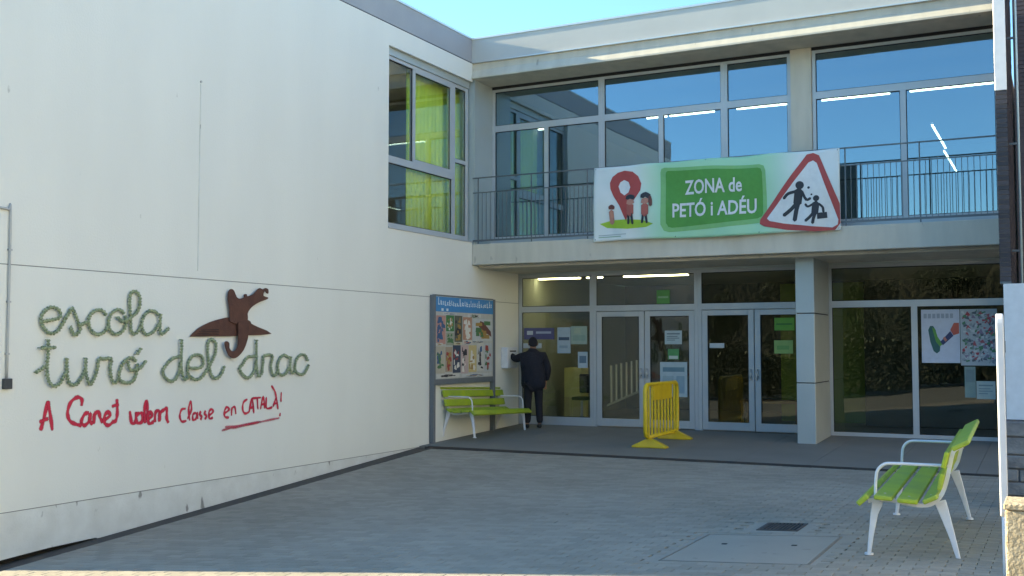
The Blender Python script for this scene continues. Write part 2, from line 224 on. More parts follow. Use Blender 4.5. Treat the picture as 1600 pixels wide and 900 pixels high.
BANNER= {'panel':[(3.863,4.675),(5.512,4.604),(5.585,4.572),(5.613,4.488),(5.633,3.756),(5.603,3.67),(5.515,3.622),(3.949,3.541),(3.854,3.567),(3.797,3.676),(3.785,4.595),(3.805,4.655)],'panel_in':[(3.926,4.615),(5.482,4.55),(5.535,4.529),(5.557,4.462),(5.566,3.789),(5.545,3.731),(5.472,3.7),(3.997,3.617),(3.933,3.633),(3.893,3.702),(3.881,4.551),(3.894,4.599)],'tri_out':[(6.289,4.71),(6.388,4.728),(6.479,4.68),(6.795,3.86),(6.796,3.549),(6.714,3.44),(6.41,3.421),(5.96,3.471),(5.587,3.554),(5.511,3.602),(5.518,3.674)],'tri_in':[(6.316,4.573),(6.386,4.602),(6.444,4.554),(6.766,3.607),(6.754,3.528),(6.674,3.481),(6.356,3.509),(5.904,3.581),(5.675,3.637),(5.632,3.683)],'pin':[(2.849,4.477),(2.899,4.583),(3.0,4.654),(3.132,4.681),(3.28,4.648),(3.384,4.557),(3.442,4.42),(3.425,4.297),(3.343,4.179),(3.244,4.046),(3.193,3.862),(3.16,3.771),(3.111,3.867),(3.029,4.058),(2.914,4.237),(2.858,4.366)],'hole':[(3.015,4.403),(3.049,4.478),(3.122,4.514),(3.207,4.467),(3.239,4.372),(3.206,4.281),(3.13,4.233),(3.054,4.291)],'grass':[(2.643,3.752),(2.878,3.802),(3.177,3.801),(3.47,3.77),(3.663,3.698),(3.534,3.644),(3.175,3.631),(2.777,3.673)],'a_body':[(6.032,4.103),(6.112,4.132),(6.224,4.11),(6.279,4.02),(6.251,3.979),(6.203,4.011),(6.179,3.869),(6.127,3.627),(6.062,3.616),(6.092,3.787),(6.073,3.832),(5.935,3.701),(5.892,3.727),(6.037,3.906),(6.076,4.062),(5.939,3.984),(5.905,4.016)],'a_arm':[(6.218,4.039),(6.278,3.943),(6.329,3.98),(6.349,3.959),(6.278,3.906),(6.189,3.997)],'c_body':[(6.376,3.9),(6.446,3.91),(6.514,3.863),(6.56,3.746),(6.526,3.739),(6.486,3.807),(6.465,3.694),(6.371,3.557),(6.392,3.67),(6.353,3.686),(6.273,3.591),(6.251,3.62),(6.345,3.744),(6.375,3.828),(6.304,3.818),(6.249,3.879),(6.272,3.897),(6.319,3.86)],'bag':[(6.443,3.724),(6.595,3.735),(6.602,3.638),(6.447,3.624)],'p1_body':[(2.819,3.977),(2.896,3.988),(2.929,3.877),(2.938,3.752),(2.828,3.742),(2.805,3.868)],'p1_hair':[(2.819,3.977),(2.813,4.046),(2.87,4.084),(2.93,4.039),(2.919,3.971),(2.88,4.011)],'p2_body':[(3.162,4.05),(3.309,4.057),(3.325,3.917),(3.291,3.718),(3.248,3.72),(3.236,3.891),(3.209,3.722),(3.169,3.724),(3.177,3.925)],'p2_head':[(3.172,4.137),(3.31,4.134),(3.335,4.065),(3.211,4.048),(3.152,4.076)],'p2_hair':[(3.163,4.237),(3.219,4.289),(3.304,4.265),(3.31,4.212),(3.179,4.211)],'p3_body':[(3.433,4.034),(3.575,4.041),(3.568,3.903),(3.534,3.72),(3.502,3.728),(3.51,3.876),(3.476,3.724),(3.437,3.726),(3.455,3.909)],'p3_head':[(3.44,4.163),(3.576,4.164),(3.586,4.086),(3.456,4.07)],'p3_hair':[(3.434,4.219),(3.522,4.269),(3.609,4.223),(3.633,4.022),(3.585,4.056),(3.576,4.173),(3.447,4.169)]}
LIMBS= [([(6.159,4.112),(6.144,4.015),(6.131,3.9)],0.134),([(6.1,4.098),(5.983,4.068),(5.916,3.995)],0.049),([(6.21,4.091),(6.273,3.955),(6.34,3.973)],0.043),([(6.148,3.914),(6.112,3.786),(6.085,3.626)],0.07),([(6.12,3.907),(6.027,3.806),(5.912,3.717)],0.061),([(6.428,3.888),(6.416,3.811),(6.409,3.726)],0.11),([(6.389,3.879),(6.299,3.838),(6.26,3.881)],0.037),([(6.473,3.874),(6.533,3.813),(6.543,3.738)],0.037),([(6.393,3.736),(6.33,3.665),(6.262,3.605)],0.049),([(6.429,3.734),(6.392,3.656),(6.373,3.562)],0.049)]
FAMILY= [([(2.873,3.958),(2.879,3.849),(2.885,3.755)],0.092,'s'),([(2.846,4.023),(2.88,4.049),(2.913,4.019)],0.073,'h'),([(3.21,3.892),(3.209,3.8),(3.202,3.722)],0.043,'b'),([(3.269,3.889),(3.275,3.796),(3.281,3.718)],0.043,'b'),([(3.244,4.046),(3.243,3.968),(3.243,3.891)],0.128,'r'),([(3.211,4.094),(3.244,4.108),(3.283,4.099)],0.104,'s'),([(3.185,4.179),(3.238,4.201),(3.304,4.178)],0.079,'b'),([(3.477,3.877),(3.47,3.801),(3.457,3.725)],0.04,'b'),([(3.529,3.874),(3.535,3.797),(3.547,3.72)],0.04,'b'),([(3.511,4.029),(3.51,3.952),(3.51,3.876)],0.128,'r'),([(3.479,4.093),(3.511,4.106),(3.544,4.095)],0.104,'s'),([(3.46,4.187),(3.522,4.22),(3.586,4.179)],0.085,'b'),([(3.596,4.172),(3.615,4.1),(3.614,4.023)],0.055,'h')]

# ------------------------------------------------------------------ the setting: ground, platform, paving
def sheet(name, xs, ys, dz, m, zf=gz):
    mb = MB(); nx, ny = len(xs), len(ys)
    vs = [(x,y,zf(x,y)+dz) for y in ys for x in xs]
    fs = [(j*nx+i,j*nx+i+1,(j+1)*nx+i+1,(j+1)*nx+i) for j in range(ny-1) for i in range(nx-1)]
    return mb.add(vs, fs).build(name, m)
xs = [-600,-200,-80,-30,-10]+[i*1.5 for i in range(0,7)]+[12,16,30,80,200,600]
ys = [-600,-250,-120,-60,-40,-25,-18,-14,-11.9,-9,-6,-4,-1.9,0,1.955,10,40,120,600]
tag(sheet('ground', xs, ys, -.07, M['asphalt']), kind='structure')
PX0, PX1, PY0, PY1 = .40, 10.6, -11.9, -2.02
paving = tag(sheet('courtyard_paving', [PX0+(PX1-PX0)*i/14 for i in range(15)], [PY0+(PY1-PY0)*i/12 for i in range(13)], -.022, M['bedding']), 'grey block paving of the school courtyard', None, None, 'structure')
HOLES = [(6.93,8.17,-9.28,-7.86), (7.30,7.72,-7.61,-7.11)]
variants = []
def paver_mb():
    a, b, c, h = .0975, .0476, .003, 0.
    vs = [(-a,-b,-.02),(a,-b,-.02),(a,b,-.02),(-a,b,-.02),(-a,-b,h-c),(a,-b,h-c),(a,b,h-c),(-a,b,h-c),(-a+c,-b+c,h),(a-c,-b+c,h),(a-c,b-c,h),(-a+c,b-c,h)]
    fs = [(0,1,5,4),(1,2,6,5),(2,3,7,6),(3,0,4,7),(4,5,9,8),(5,6,10,9),(6,7,11,10),(7,4,8,11),(8,9,10,11)]
    return vs, fs
PV, PF = paver_mb()
for k in range(5):
    me = bpy.data.meshes.new('paver'); me.from_pydata(PV, [], PF); me.materials.append(M['paver'])
    at = me.attributes.new('tone', 'FLOAT', 'POINT'); at.data.foreach_set('value', [k/4]*len(PV)); variants.append(me)
cells = []
j = 0; y = PY0+.06
while y < PY1-.04:
    x = PX0+.1+(.1 if j % 2 else 0)
    if j % 2: cells.append((PX0+.05,y,.5))
    while x < PX1-.1:
        if not any(h[0]-.1 < x < h[1]+.1 and h[2]-.05 < y < h[3]+.05 for h in HOLES): cells.append((x,y,1.0))
        x += .2
    y += .1; j += 1
fwd = Vector((-math.sin(.4751), math.cos(.4751)))
def size_key(c):
    d = Vector((c[0]-cam.location.x, c[1]-cam.location.y)); z = d.dot(fwd); l = d.dot(Vector((fwd.y,-fwd.x)))
    return z if (z > 7.5 and abs(l) < z*.475) else 1e3+z
cells.sort(key=size_key)
def tilt(x, y):
    dx = (gz(x+.1,y)-gz(x-.1,y))/.2; dy = (gz(x,y+.05)-gz(x,y-.05))/.1
    return dx, dy
prnd = random.Random(3)
for (x,y,hw) in cells[:300]:
    o = bpy.data.objects.new('paver', variants[prnd.randrange(5)]); COL.objects.link(o); o.parent = paving
    dx, dy = tilt(x,y)
    o.scale.x = hw
    o.location = (x,y,gz(x,y)+prnd.uniform(-.0015,.0015)); o.rotation_euler = (math.atan(dy)+prnd.gauss(0,.006), -math.atan(dx)+prnd.gauss(0,.004), 0)
vs = []; fs = []; tones = []
for (x,y,hw) in cells[300:]:
    b = len(vs); z0 = gz(x,y)+prnd.uniform(-.0015,.0015); dx, dy = tilt(x,y); tx = prnd.gauss(0,.004); ty = prnd.gauss(0,.006)
    vs += [(x+p[0]*hw,y+p[1],z0+p[2]+p[0]*hw*(dx+tx)+p[1]*(dy+ty)) for p in PV]; fs += [tuple(b+i for i in f) for f in PF]
    tones += [prnd.randrange(5)/4]*len(PV)
me = bpy.data.meshes.new('pavers'); me.from_pydata(vs, [], fs); me.materials.append(M['paver'])
me.attributes.new('tone','FLOAT','POINT').data.foreach_set('value', tones)
o = bpy.data.objects.new('pavers', me); COL.objects.link(o); o.parent = paving; o['kind'] = 'stuff'

# raised entrance platform under the balcony, of large cast slabs
plat = MB(); 
plat.add([(0,-1.9,-.6),(11,-1.9,-.6),(11,1.9,-.6),(0,1.9,-.6),(0,-1.9,-.16),(11,-1.9,-.16),(11,1.9,-.03),(0,1.9,-.03)], [(0,3,2,1),(4,5,6,7),(0,1,5,4),(1,2,6,5),(2,3,7,6),(3,0,4,7)])
plat = tag(plat.build('entrance_platform', M['bedding']), kind='structure')
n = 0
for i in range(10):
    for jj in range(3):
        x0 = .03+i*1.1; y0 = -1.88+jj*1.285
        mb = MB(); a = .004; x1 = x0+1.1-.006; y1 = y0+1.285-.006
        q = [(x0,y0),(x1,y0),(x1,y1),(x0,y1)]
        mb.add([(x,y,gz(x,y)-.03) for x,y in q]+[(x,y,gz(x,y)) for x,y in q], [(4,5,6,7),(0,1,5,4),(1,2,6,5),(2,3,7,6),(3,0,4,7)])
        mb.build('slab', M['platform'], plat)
# slot drain along the platform edge and gutter along the wall foot
mb = MB()
mb.box(.22,11,-2.01,-1.995,-.5,-.118).box(.22,11,-1.915,-1.902,-.5,-.118)
mb.box(.22,11,-1.995,-1.915,-.5,-.16)
for i in range(150): mb.box(.24+i*.07,.262+i*.07,-1.995,-1.915,-.15,-.128)
tag(mb.build('slot_drain', M['drain']), 'long dark slot drain along the edge of the entrance platform', 'drain')
mb = MB(); N = 14
def strip(mb, x0, x1, dz, h):
    for i in range(N):
        ya = -11.9+10*i/N; yb = -11.9+10*(i+1)/N
        mb.add([(x0,ya,gz(0,ya)+dz-h),(x1,ya,gz(0,ya)+dz-h),(x1,yb,gz(0,yb)+dz-h),(x0,yb,gz(0,yb)+dz-h),(x0,ya,gz(0,ya)+dz),(x1,ya,gz(0,ya)+dz),(x1,yb,gz(0,yb)+dz),(x0,yb,gz(0,yb)+dz)],
            [(4,5,6,7),(0,1,5,4),(1,2,6,5),(2,3,7,6),(3,0,4,7)])
strip(mb, .015, .34, -.025, .2); strip(mb, .34, .385, .006, .2)
tag(mb.build('wall_gutter', M['drain']), 'narrow dark brown gutter at the foot of the long white wall', 'gutter')

# covers in the paving
def at_ground(mb, x, y):
    dx, dy = tilt(x,y); z = gz(x,y)
    mb.v = [(p[0]+x, p[1]+y, p[2]+z+p[0]*dx+p[1]*dy) for p in mb.v]; return mb
t = thing('manhole_cover', (7.55,-8.57,gz(7.55,-8.57)), 'large square recessed manhole cover filled with concrete beside the bench', 'manhole cover')
mb = MB(); a, b = .60, .69
mb.box(-a,a,-b,-b+.012,-.03,.002).box(-a,a,b-.012,b,-.03,.002).box(-a,-a+.012,-b+.012,b-.012,-.03,.002).box(a-.012,a,-b+.012,b-.012,-.03,.002)
at_ground(mb,7.55,-8.57).build('frame', paint('worn_steel',(.25,.225,.19)), t)
at_ground(MB().box(-a-.13,a+.13,-b-.085,b+.085,-.05,-.004),7.55,-8.57).build('surround', M['cover'], t)
at_ground(MB().box(-a+.02,a-.02,-b+.02,b-.02,-.03,0),7.55,-8.57).build('cover', M['cover'], t)
for dx in (-.3,.3): at_ground(MB().box(dx-.022,dx+.022,.15,.185,-.01,.004),7.55,-8.57).build('lifting_slot', M['dark'], t)
t = thing('drain_grate', (7.51,-7.36,gz(7.51,-7.36)), 'small dark iron drain grate in the paving', 'grate')
mb = MB(); a, b = .19,.235
at_ground(MB().box(-a-.14,-a-.001,-b-.09,b+.09,-.05,-.004).box(a+.001,a+.14,-b-.09,b+.09,-.05,-.004).box(-a-.001,a+.001,-b-.09,-b-.001,-.05,-.004).box(-a-.001,a+.001,b+.001,b+.09,-.05,-.004),7.51,-7.36).build('surround', M['cover'], t)
mb.box(-a,a,-b,-b+.03,-.03,.003).box(-a,a,b-.03,b,-.03,.003).box(-a,-a+.03,-b+.03,b-.03,-.03,.003).box(a-.03,a,-b+.03,b-.03,-.03,.003)
at_ground(mb,7.51,-7.36).build('frame', M['iron'], t)
at_ground(MB().box(-a+.03,a-.03,-b+.03,b-.03,-.05,-.03),7.51,-7.36).build('pit', M['dark'], t)
for i in range(9): at_ground(MB().box(-.16+i*.035,-.14+i*.035,-b+.03,b-.03,-.025,0),7.51,-7.36).build('bar', M['iron'], t)

# ------------------------------------------------------------------ the school building
ZP, ZF, ZS, ZT, ZJ, ZL = 6.99, 6.68, 3.115, 3.51, 2.456, -.155
YU, YG, YE = .7655, 1.955, -10.29
B = thing('school_building', (0,0,0), 'pale two-storey school building with glazed entrance front and long white side wing', 'building')
def part(name, mb, m, parent=B, **k): return mb.build(name, m, parent, **k)
WY0, WY1, WZ0, WZ1 = -2.835, .02, 3.575, 6.63       # corner window opening in the wing wall
# wing wall panels, with the grooves between them
part('wall_panel', MB().prism_x([(YE,ZL+.005),(1.955,ZL+.005),(1.955,ZJ-.005),(YE,ZJ-.005)], -.22, 0), M['render'])
g = MB().box(-.22,0,YE,WY0,ZJ+.005,ZP-.008)
part('wall_panel', g, M['render'])
part('wall_panel', MB().box(-.22,-.0015,WY0,0.02,ZJ+.005,WZ0), M['render'])
part('wall_panel', MB().box(-.22,-.0015,WY0,0.02,WZ1,ZP-.008), M['render'])
part('wall_panel', MB().box(-.22,-.002,0.02,1.955,ZJ+.005,ZS), M['render'])
base = [(YE,-.47),(YE,ZL-.005),(1.9,ZL-.005),(1.9,-.5),(-3.4,-.5)]
base = [(YE,gz(0,YE)+.03),(-9.4,gz(0,-9.4)+.018),(-8.75,gz(0,-8.75)-.015),(-8.7,gz(0,-8.7)-.06),(1.9,-.4),(1.9,ZL-.005),(YE,ZL-.005)]
part('base_panel', MB().prism_x(base, -.22, -.004), M['render_low'])
part('wall_core', MB().box(-.30,-.222,YE+.05,1.9,-1.2,ZS).box(-.222,-.02,YE+.03,.02,ZP-.03,ZP+.03), M['dark'])
part('joint_seal', MB().box(-.2,-.007,YE+.03,1.9,ZL-.004,ZL+.004), M['groove'])
part('joint_seal', MB().box(-.2,-.006,YE+.03,1.9,ZJ-.004,ZJ+.004), M['groove'])
part('end_wall', MB().box(-8,-.222,YE,YE+.2,-1.2,ZP-.008), M['render'])
part('far_wall', MB().box(-8.2,-8,YE,9,-1.2,ZP-.008), M['render'])
part('roof_slab', MB().box(-8,-.222,YE+.2,9,ZP-.30,ZP-.02), M['ceil_in'])
part('roof_slab', MB().box(-.2,9.15,.14,12,ZF,ZP-.02), M['ceil_in'])
# parapet band and coping: wing, then front
part('parapet', MB().box(-.24,-.006,YE+.006,.235,ZP+.012,7.44), M['parapet'])
part('coping', MB().box(-.28,.012,YE-.01,.22,7.44,7.475), M['coping'])
part('parapet', MB().box(-.006,9.15,.006,.235,ZP+.012,7.44), M['parapet_front'])
part('coping', MB().box(.012,9.15,-.012,.25,7.4405,7.4755), M['coping'])
part('parapet', MB().box(-8.2,-.24,YE+.006,YE+.2,ZP+.012,7.44), M['parapet'])
part('drip_edge', MB().box(.002,9.15,-.02,.13,ZP-.012,ZP+.008), M['coping'])
part('roof_fascia', MB().prism_x([(.14,ZF),(-.03,ZF),(-.03,ZF+.03),(.035,ZF+.17),(.035,ZP-.0125),(.14,ZP-.0125)], .003, 9.15), M['concrete'])
part('soffit', MB().box(0.003,9.15,.14,.70,ZF-.004,ZF-.002+.06), M['concrete'])
part('balcony_slab', MB().box(0.003,9.15,0,12,ZS,ZT), M['concrete'], bevel=.012)
part('soffit', MB().box(0.003,9.15,.25,1.94,ZS-.05,ZS-.002), M['concrete'])
# interior shell
part('interior_floor', MB().box(-.2,9.15,YG+.05,9,-.2,.004), M['floor_in'])
part('interior_floor', MB().box(-8,-.222,YE+.2,9,3.2,3.5), M['floor_in'])
part('interior_ceiling', MB().box(.01,9.15,YG+.05,9,ZS-.012,ZS-.004), M['ceil_in'])
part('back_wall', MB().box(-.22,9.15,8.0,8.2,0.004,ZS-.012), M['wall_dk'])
part('back_wall', MB().box(-.22,9.15,11.5,11.7,ZT,ZF), M['wall_in'])
for q in ((-.22,0,1.957,8,.004,ZS-.012),(-.22,-.001,.80,11.5,ZT,ZF),(9.12,9.15,.9,11.5,ZT,ZF),(9.12,9.15,2.05,8,.004,ZS-.012)): part('side_wall', MB().box(*q), M['wall_in'])
part('lime_wall', MB().box(-2.05,-.224,.9,1.0,3.5,6.69), M['lime'])
part('partition_wall', MB().box(-8,-2.06,.9,1.0,3.5,6.69), M['wall_in'])
part('lobby_partition', MB().box(4.6,6.3,5.2,5.3,.004,2.9), M['olive'])
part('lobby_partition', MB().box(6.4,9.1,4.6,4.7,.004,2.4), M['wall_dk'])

wr = random.Random(21)
def window(bars, panes, m_glass, axis, plane, th=.07, gth=.012, depth=.0):
    """bars: rectangles (a0,a1,z0,z1) along the wall; axis 'y' = facing -Y at Y=plane, 'x' = facing +X at X=plane"""
    mb = MB()
    for i, (a0,a1,z0,z1) in enumerate(bars):
        e = .0015*(i % 4)
        if axis == 'y': mb.box(a0,a1,plane-e,plane+th,z0,z1)
        else: mb.box(plane-th,plane+e,a0,a1,z0,z1)
    f = mb.build('window', M['alu'], B)
    for (a0,a1,z0,z1) in panes:
        if axis == 'y': p = MB().box(a0,a1,plane+.03,plane+.03+gth,z0,z1)
        else: p = MB().box(plane-.03-gth,plane-.03,a0,a1,z0,z1)
        ta, tb = wr.gauss(0,.0022), wr.gauss(0,.0022); ca, cz = (a0+a1)/2, (z0+z1)/2       # every pane sits a little out of true
        if axis == 'y': p.v = [(q[0],q[1]+max(-.004,min(.004,(q[0]-ca)*ta+(q[2]-cz)*tb)),q[2]) for q in p.v]
        p.build('pane', m_glass, f)
        bd = MB(); w = .011
        if axis == 'y':
            bd.box(a0,a0+w,plane+.018,plane+.031,z0,z1).box(a1-w,a1,plane+.018,plane+.031,z0,z1).box(a0+w,a1-w,plane+.018,plane+.031,z0,z0+w).box(a0+w,a1-w,plane+.018,plane+.031,z1-w,z1)
        else:
            bd.box(plane-.031,plane-.018,a0,a0+w,z0,z1).box(plane-.031,plane-.018,a1-w,a1,z0,z1).box(plane-.031,plane-.018,a0+w,a1-w,z0,z0+w).box(plane-.031,plane-.018,a0+w,a1-w,z1-w,z1)
        bd.build('gasket', M['dark'], f)
    return f
T0, T1, SZ, HZ = 5.785, 5.905, 3.62, 6.625
def upper(x0, x1, subs, lw=.06, rw=.06):
    bars = [(x0,x0+lw,SZ,HZ),(x1-rw,x1,SZ,HZ),(x0+lw,x1-rw,HZ-.05,HZ),(x0+lw,x1-rw,SZ,SZ+.09),(x0+lw,x1-rw,T0,T1)]
    panes = [(x0+lw,x1-rw,T1,HZ-.05)]; xa = x0+lw
    for s in subs:
        bars.append((s-.045,s+.045,SZ+.09,T0)); panes.append((xa,s-.045,SZ+.09,T0)); xa = s+.045
    panes.append((xa,x1-rw,SZ+.09,T0))
    return window(bars, panes, M['glass_up'], 'y', YU)
upper(.03, 2.345, [1.20]); upper(2.347, 4.685, [3.51]); upper(4.687, 5.86, []); upper(6.22, 9.12, [7.68])
part('pier', MB().box(5.865,6.215,YU-.05,YU+.3,ZT,ZF-.005), M['concrete'])
part('lintel', MB().box(.03,5.86,YU-.01,YU+.09,HZ+.002,ZF+.05).box(6.22,9.12,YU-.01,YU+.09,HZ+.002,ZF+.05), M['dark'])
part('threshold', MB().box(.003,9.15,YU-.06,YU+.12,ZT+.002,SZ-.002), M['alu'])
part('corner_post', MB().box(-.2,.028,.05,YU+.09,ZT-.3,ZF-.006), M['clad'])
# corner window in the wing wall
XW = -.10
bars = [(-2.835,-2.80,3.575,6.50),(-.58,-.47,3.575,6.50),(-.07,0.018,3.575,6.50),(-2.80,-.58,6.44,6.50),(-.47,-.07,6.44,6.50),(-2.80,-.58,3.575,3.66),(-.47,-.07,3.575,3.66),
        (-2.80,-.58,4.68,4.80),(-1.93,-1.85,4.80,6.44),(-.47,-.07,5.02,5.09),(-1.85,-.58,4.80,4.85),(-1.85,-.58,6.39,6.44),(-.64,-.58,4.85,6.39)]
panes = [(-2.80,-1.93,4.80,6.44),(-1.85,-.64,4.85,6.39),(-2.80,-.58,3.66,4.68),(-.47,-.07,5.09,6.44),(-.47,-.07,3.66,5.02)]
window(bars, panes, M['glass_side'], 'x', XW)
part('shutter_box', MB().box(-.21,-.07,-2.833,.018,6.502,6.628), M['clad'])
part('window_sill', MB().box(-.1,.015,-2.833,.0,3.545,3.574), M['alu'])
# ground-floor glazing
GT0, GT1, GH = 2.27, 2.385, 3.02
def lower(x0, x1, subs, sill=.16, lw=.07, rw=.07, glass_low=True):
    bars = [(x0,x0+lw,.004,GH),(x1-rw,x1,.004,GH),(x0+lw,x1-rw,GH-.05,GH),(x0+lw,x1-rw,GT0,GT1)]
    panes = [(x0+lw,x1-rw,GT1,GH-.05)]
    if glass_low:
        bars.append((x0+lw,x1-rw,.004,sill)); xa = x0+lw
        for s in subs:
            bars.append((s-.05,s+.05,sill,GT0)); panes.append((xa,s-.05,sill,GT0)); xa = s+.05
        panes.append((xa,x1-rw,sill,GT0))
    return window(bars, panes, M['glass_dn'], 'y', YG)
lower(.01, 1.655, [], .17); lower(1.657, 3.80, [], glass_low=False); lower(3.802, 5.93, [], glass_low=False); lower(6.20, 9.13, [7.65], .07)
part('lintel', MB().box(.003,9.15,YG-.02,YG+.1,GH+.002,ZS-.006), M['clad'])
part('wall_infill', MB().box(5.932,6.198,YG-.02,YG+.3,.004,GH), M['clad'])
def door(x0, x1, hx):
    mb = MB(); w = .105
    mb.box(x0,x0+w,YG+.005,YG+.06,.02,GT0-.01).box(x1-w,x1,YG+.005,YG+.06,.02,GT0-.01).box(x0+w,x1-w,YG+.0035,YG+.0585,.02,.17).box(x0+w,x1-w,YG+.0035,YG+.0585,GT0-.11,GT0-.01)
    d = mb.build('door', M['alu'], B, bevel=.004, segs=1)
    MB().box(x0+w,x1-w,YG+.03,YG+.042,.17,GT0-.11).build('pane', M['glass_dn'], d)
    g = MB(); q = .012
    g.box(x0+w,x0+w+q,YG+.018,YG+.029,.17,GT0-.11).box(x1-w-q,x1-w,YG+.018,YG+.029,.17,GT0-.11).box(x0+w+q,x1-w-q,YG+.018,YG+.029,GT0-.122,GT0-.11)
    g.build('gasket', M['dark'], d)
    h = MB(); h.tube([(hx,YG+.005,1.02),(hx,YG-.05,1.02),(hx,YG-.05,1.04)], .012, 8); h.tube([(hx,YG-.05,.96),(hx,YG-.05,1.16)], .013, 8); h.tube([(hx,YG-.05,1.14),(hx,YG+.005,1.14)], .01, 8)
    h.build('handle', M['coping'], d, smooth=True)
door(1.73,2.72,2.665); door(2.735,3.725,2.79); door(3.875,4.86,4.805); door(4.875,5.86,4.93)
# clad column carrying the balcony
col = part('column', MB().box(5.93,6.21,.66,1.92,-.3,ZS), M['dark'])
for z0,z1 in ((-.08,.96),(.975,2.13),(2.145,ZS-.003)):
    MB().box(5.915,6.225,.645,1.93,z0,z1).build('cladding_panel', M['clad'], col, bevel=.006, segs=1)
# balcony railing
rl = MB(); yr = .03
rl.box(.005,9.14,yr-.016,yr+.016,4.762,4.782).box(.005,9.14,yr-.006,yr+.006,4.48,4.50).box(.005,9.14,yr-.006,yr+.006,ZT+.05,ZT+.085)
rail = rl.build('railing', M['rail'], B)
bal = MB().box(-.0048,.0048,yr-.005,yr+.005,ZT+.0855,4.4795).mesh('baluster', M['rail'])
post = MB().box(-.011,.011,yr-.0055,yr+.0055,ZT+.003,ZT+.0495).box(-.011,.011,yr-.0055,yr+.0055,ZT+.0855,4.4795).box(-.011,.011,yr-.0055,yr+.0055,4.5005,4.7615).mesh('post', M['rail'])
nb = 105
for i in range(nb):
    x = .12+(9.0)*i/(nb-1)
    o = bpy.data.objects.new('post' if i % 13 == 0 else 'baluster', post if i % 13 == 0 else bal); COL.objects.link(o); o.parent = rail; o.location = (x,0,0)

# lime curtain hanging inside the corner window
def curtain(y0, y1, label):
    mb = MB(); n = int((y1-y0)/.022); vs = []; 
    for i in range(n+1):
        y = y0+(y1-y0)*i/n; x = -.30+.007*math.sin(i*1.05)+.006*math.sin(i*.37)
        vs += [(x,y,3.53),(x+.004*math.sin(i),y,6.60)]
    mb.add(vs, [(2*i,2*i+2,2*i+3,2*i+1) for i in range(n)])
    t = thing('curtain', (-.42,(y0+y1)/2,3.53), label, 'curtain')
    c = mb.build('cloth', M['curtain'], t, smooth=True); c.modifiers.new('t','SOLIDIFY').thickness = .004
    MB().tube([(-.30,y0,6.62),(-.30,y1,6.62)], .012, 8).build('rail', M['coping'], t)
curtain(-1.84, .75, 'lime green curtain hanging inside the corner window')

# ceiling lamps seen through the glass
def lamp(x0,x1,y0,y1,z,label,m,group):
    t = thing('ceiling_lamp', ((x0+x1)/2,(y0+y1)/2,z), label, 'lamp', group)
    MB().box(x0,x1,y0,y1,z,z+.04).build('housing', M['white_metal'], t)
    MB().box(x0+.01,x1-.01,y0+.01,y1-.01,z-.024,z-.002).build('diffuser', m, t)
UL = 6.22
row = [(-.15+.05,.32,'behind the left bay'),(2.50,2.95,'left of the mullion'),(2.99,3.93,'in the middle bay'),(4.36,5.44,'in the narrow bay beside the pier'),(5.98,7.22,'at the left of the right bay'),(7.55,8.95,'at the right end of the balcony')]
for a,b,w in row: lamp(max(a,.05),b,2.75,2.82,UL,'lit ceiling strip lamp upstairs, '+w,M['tube'],'upstairs strip lamps parallel to the front')
for k,(ya,yb,w) in enumerate(((3.8,6.5,'nearer'),(6.8,9.8,'farther'))): lamp(7.80-.06*k,7.845-.06*k,ya,yb,5.77,'lit ceiling strip lamp upstairs running away from the front, '+w+' of two',M['tube'],'upstairs strip lamps running inward')
for a,b,w in ((.05,1.02,'behind the fixed pane beside the person'),(1.16,1.52,'short one left of the entrance doors'),(1.98,3.35,'above the left pair of entrance doors')): lamp(a,b,2.75,2.85,3.01,'lit ceiling strip lamp in the lobby, '+w,M['tube_warm'],'lobby strip lamps')
lamp(-3.4,-3.28,-3.2,-1.2,6.5,'lit ceiling strip lamp inside the corner window room',M['tube'],None)
t = thing('ceiling_lamp', (-1.6,-1.2,6.1), 'small glowing round lamp inside the corner window', 'lamp')
mb = MB(); mb.tube([(-1.6,-1.2,6.1),(-1.6,-1.2,6.05)], [.09,.05], 12); mb.build('bulb', M['tube_warm'], t, smooth=True)
MB().tube([(-1.6,-1.2,6.69),(-1.6,-1.2,6.1)], .012, 6).build('cord', M['dark'], t)

# ------------------------------------------------------------------ wall lettering, emblem, graffiti
lt = thing('wall_lettering', (0,-8.0,1.3), 'green rope-like script letters spelling the school name on the white wall', 'lettering')
for strokes in LETTERS:
    mb = MB()
    for k, s in enumerate(strokes):
        p = smooth_path([(.035+.012*k,y,z) for y,z in s], 7)
        pts = [p[0]]; acc = 0                       # resample evenly, then swell and pinch like twisted rope
        out = []; L = 0
        for i in range(len(p)-1):
            seg = (p[i+1]-p[i]).length
            while acc < L+seg:
                out.append(p[i].lerp(p[i+1], (acc-L)/seg if seg else 0)); acc += .011
            L += seg
        out.append(p[-1])
        rr = [.0180+.0075*math.sin(i*2*math.pi/3.4)+rnd.uniform(-.002,.002) for i in range(len(out))]
        mb.tube([q+Vector((rnd.uniform(-.003,.003),rnd.uniform(-.003,.003),rnd.uniform(-.003,.003))) for q in out], rr, 7)
        for q in (out[0], out[len(out)//2]): mb.tube([(0,q.y,q.z),(q.x,q.y,q.z)], .005, 5)
    mb.build('letter', M['letter'], lt)
em = thing('dragon_emblem', (0,-7.2,1.95), 'rusty brown steel dragon emblem with wings and curled tail on the white wall', 'emblem')
def plate(poly, x0, x1):
    p = smooth_path([(0,a,b) for a,b in poly]+[(0,*poly[0])], 2)[:-1]
    return MB().prism_x([(q.y,q.z) for q in p], x0, x1)
plate(DRAGON['wing'], .02, .035).build('wing', M['rust'], em, bevel=.003, segs=1)
plate(DRAGON['head'], .04, .058).build('head_and_neck', M['rust'], em, bevel=.003, segs=1)
plate(DRAGON['tail'], .062, .08).build('tail', M['rust'], em, bevel=.003, segs=1)
mb = MB()                                           # rib lines welded on the wings
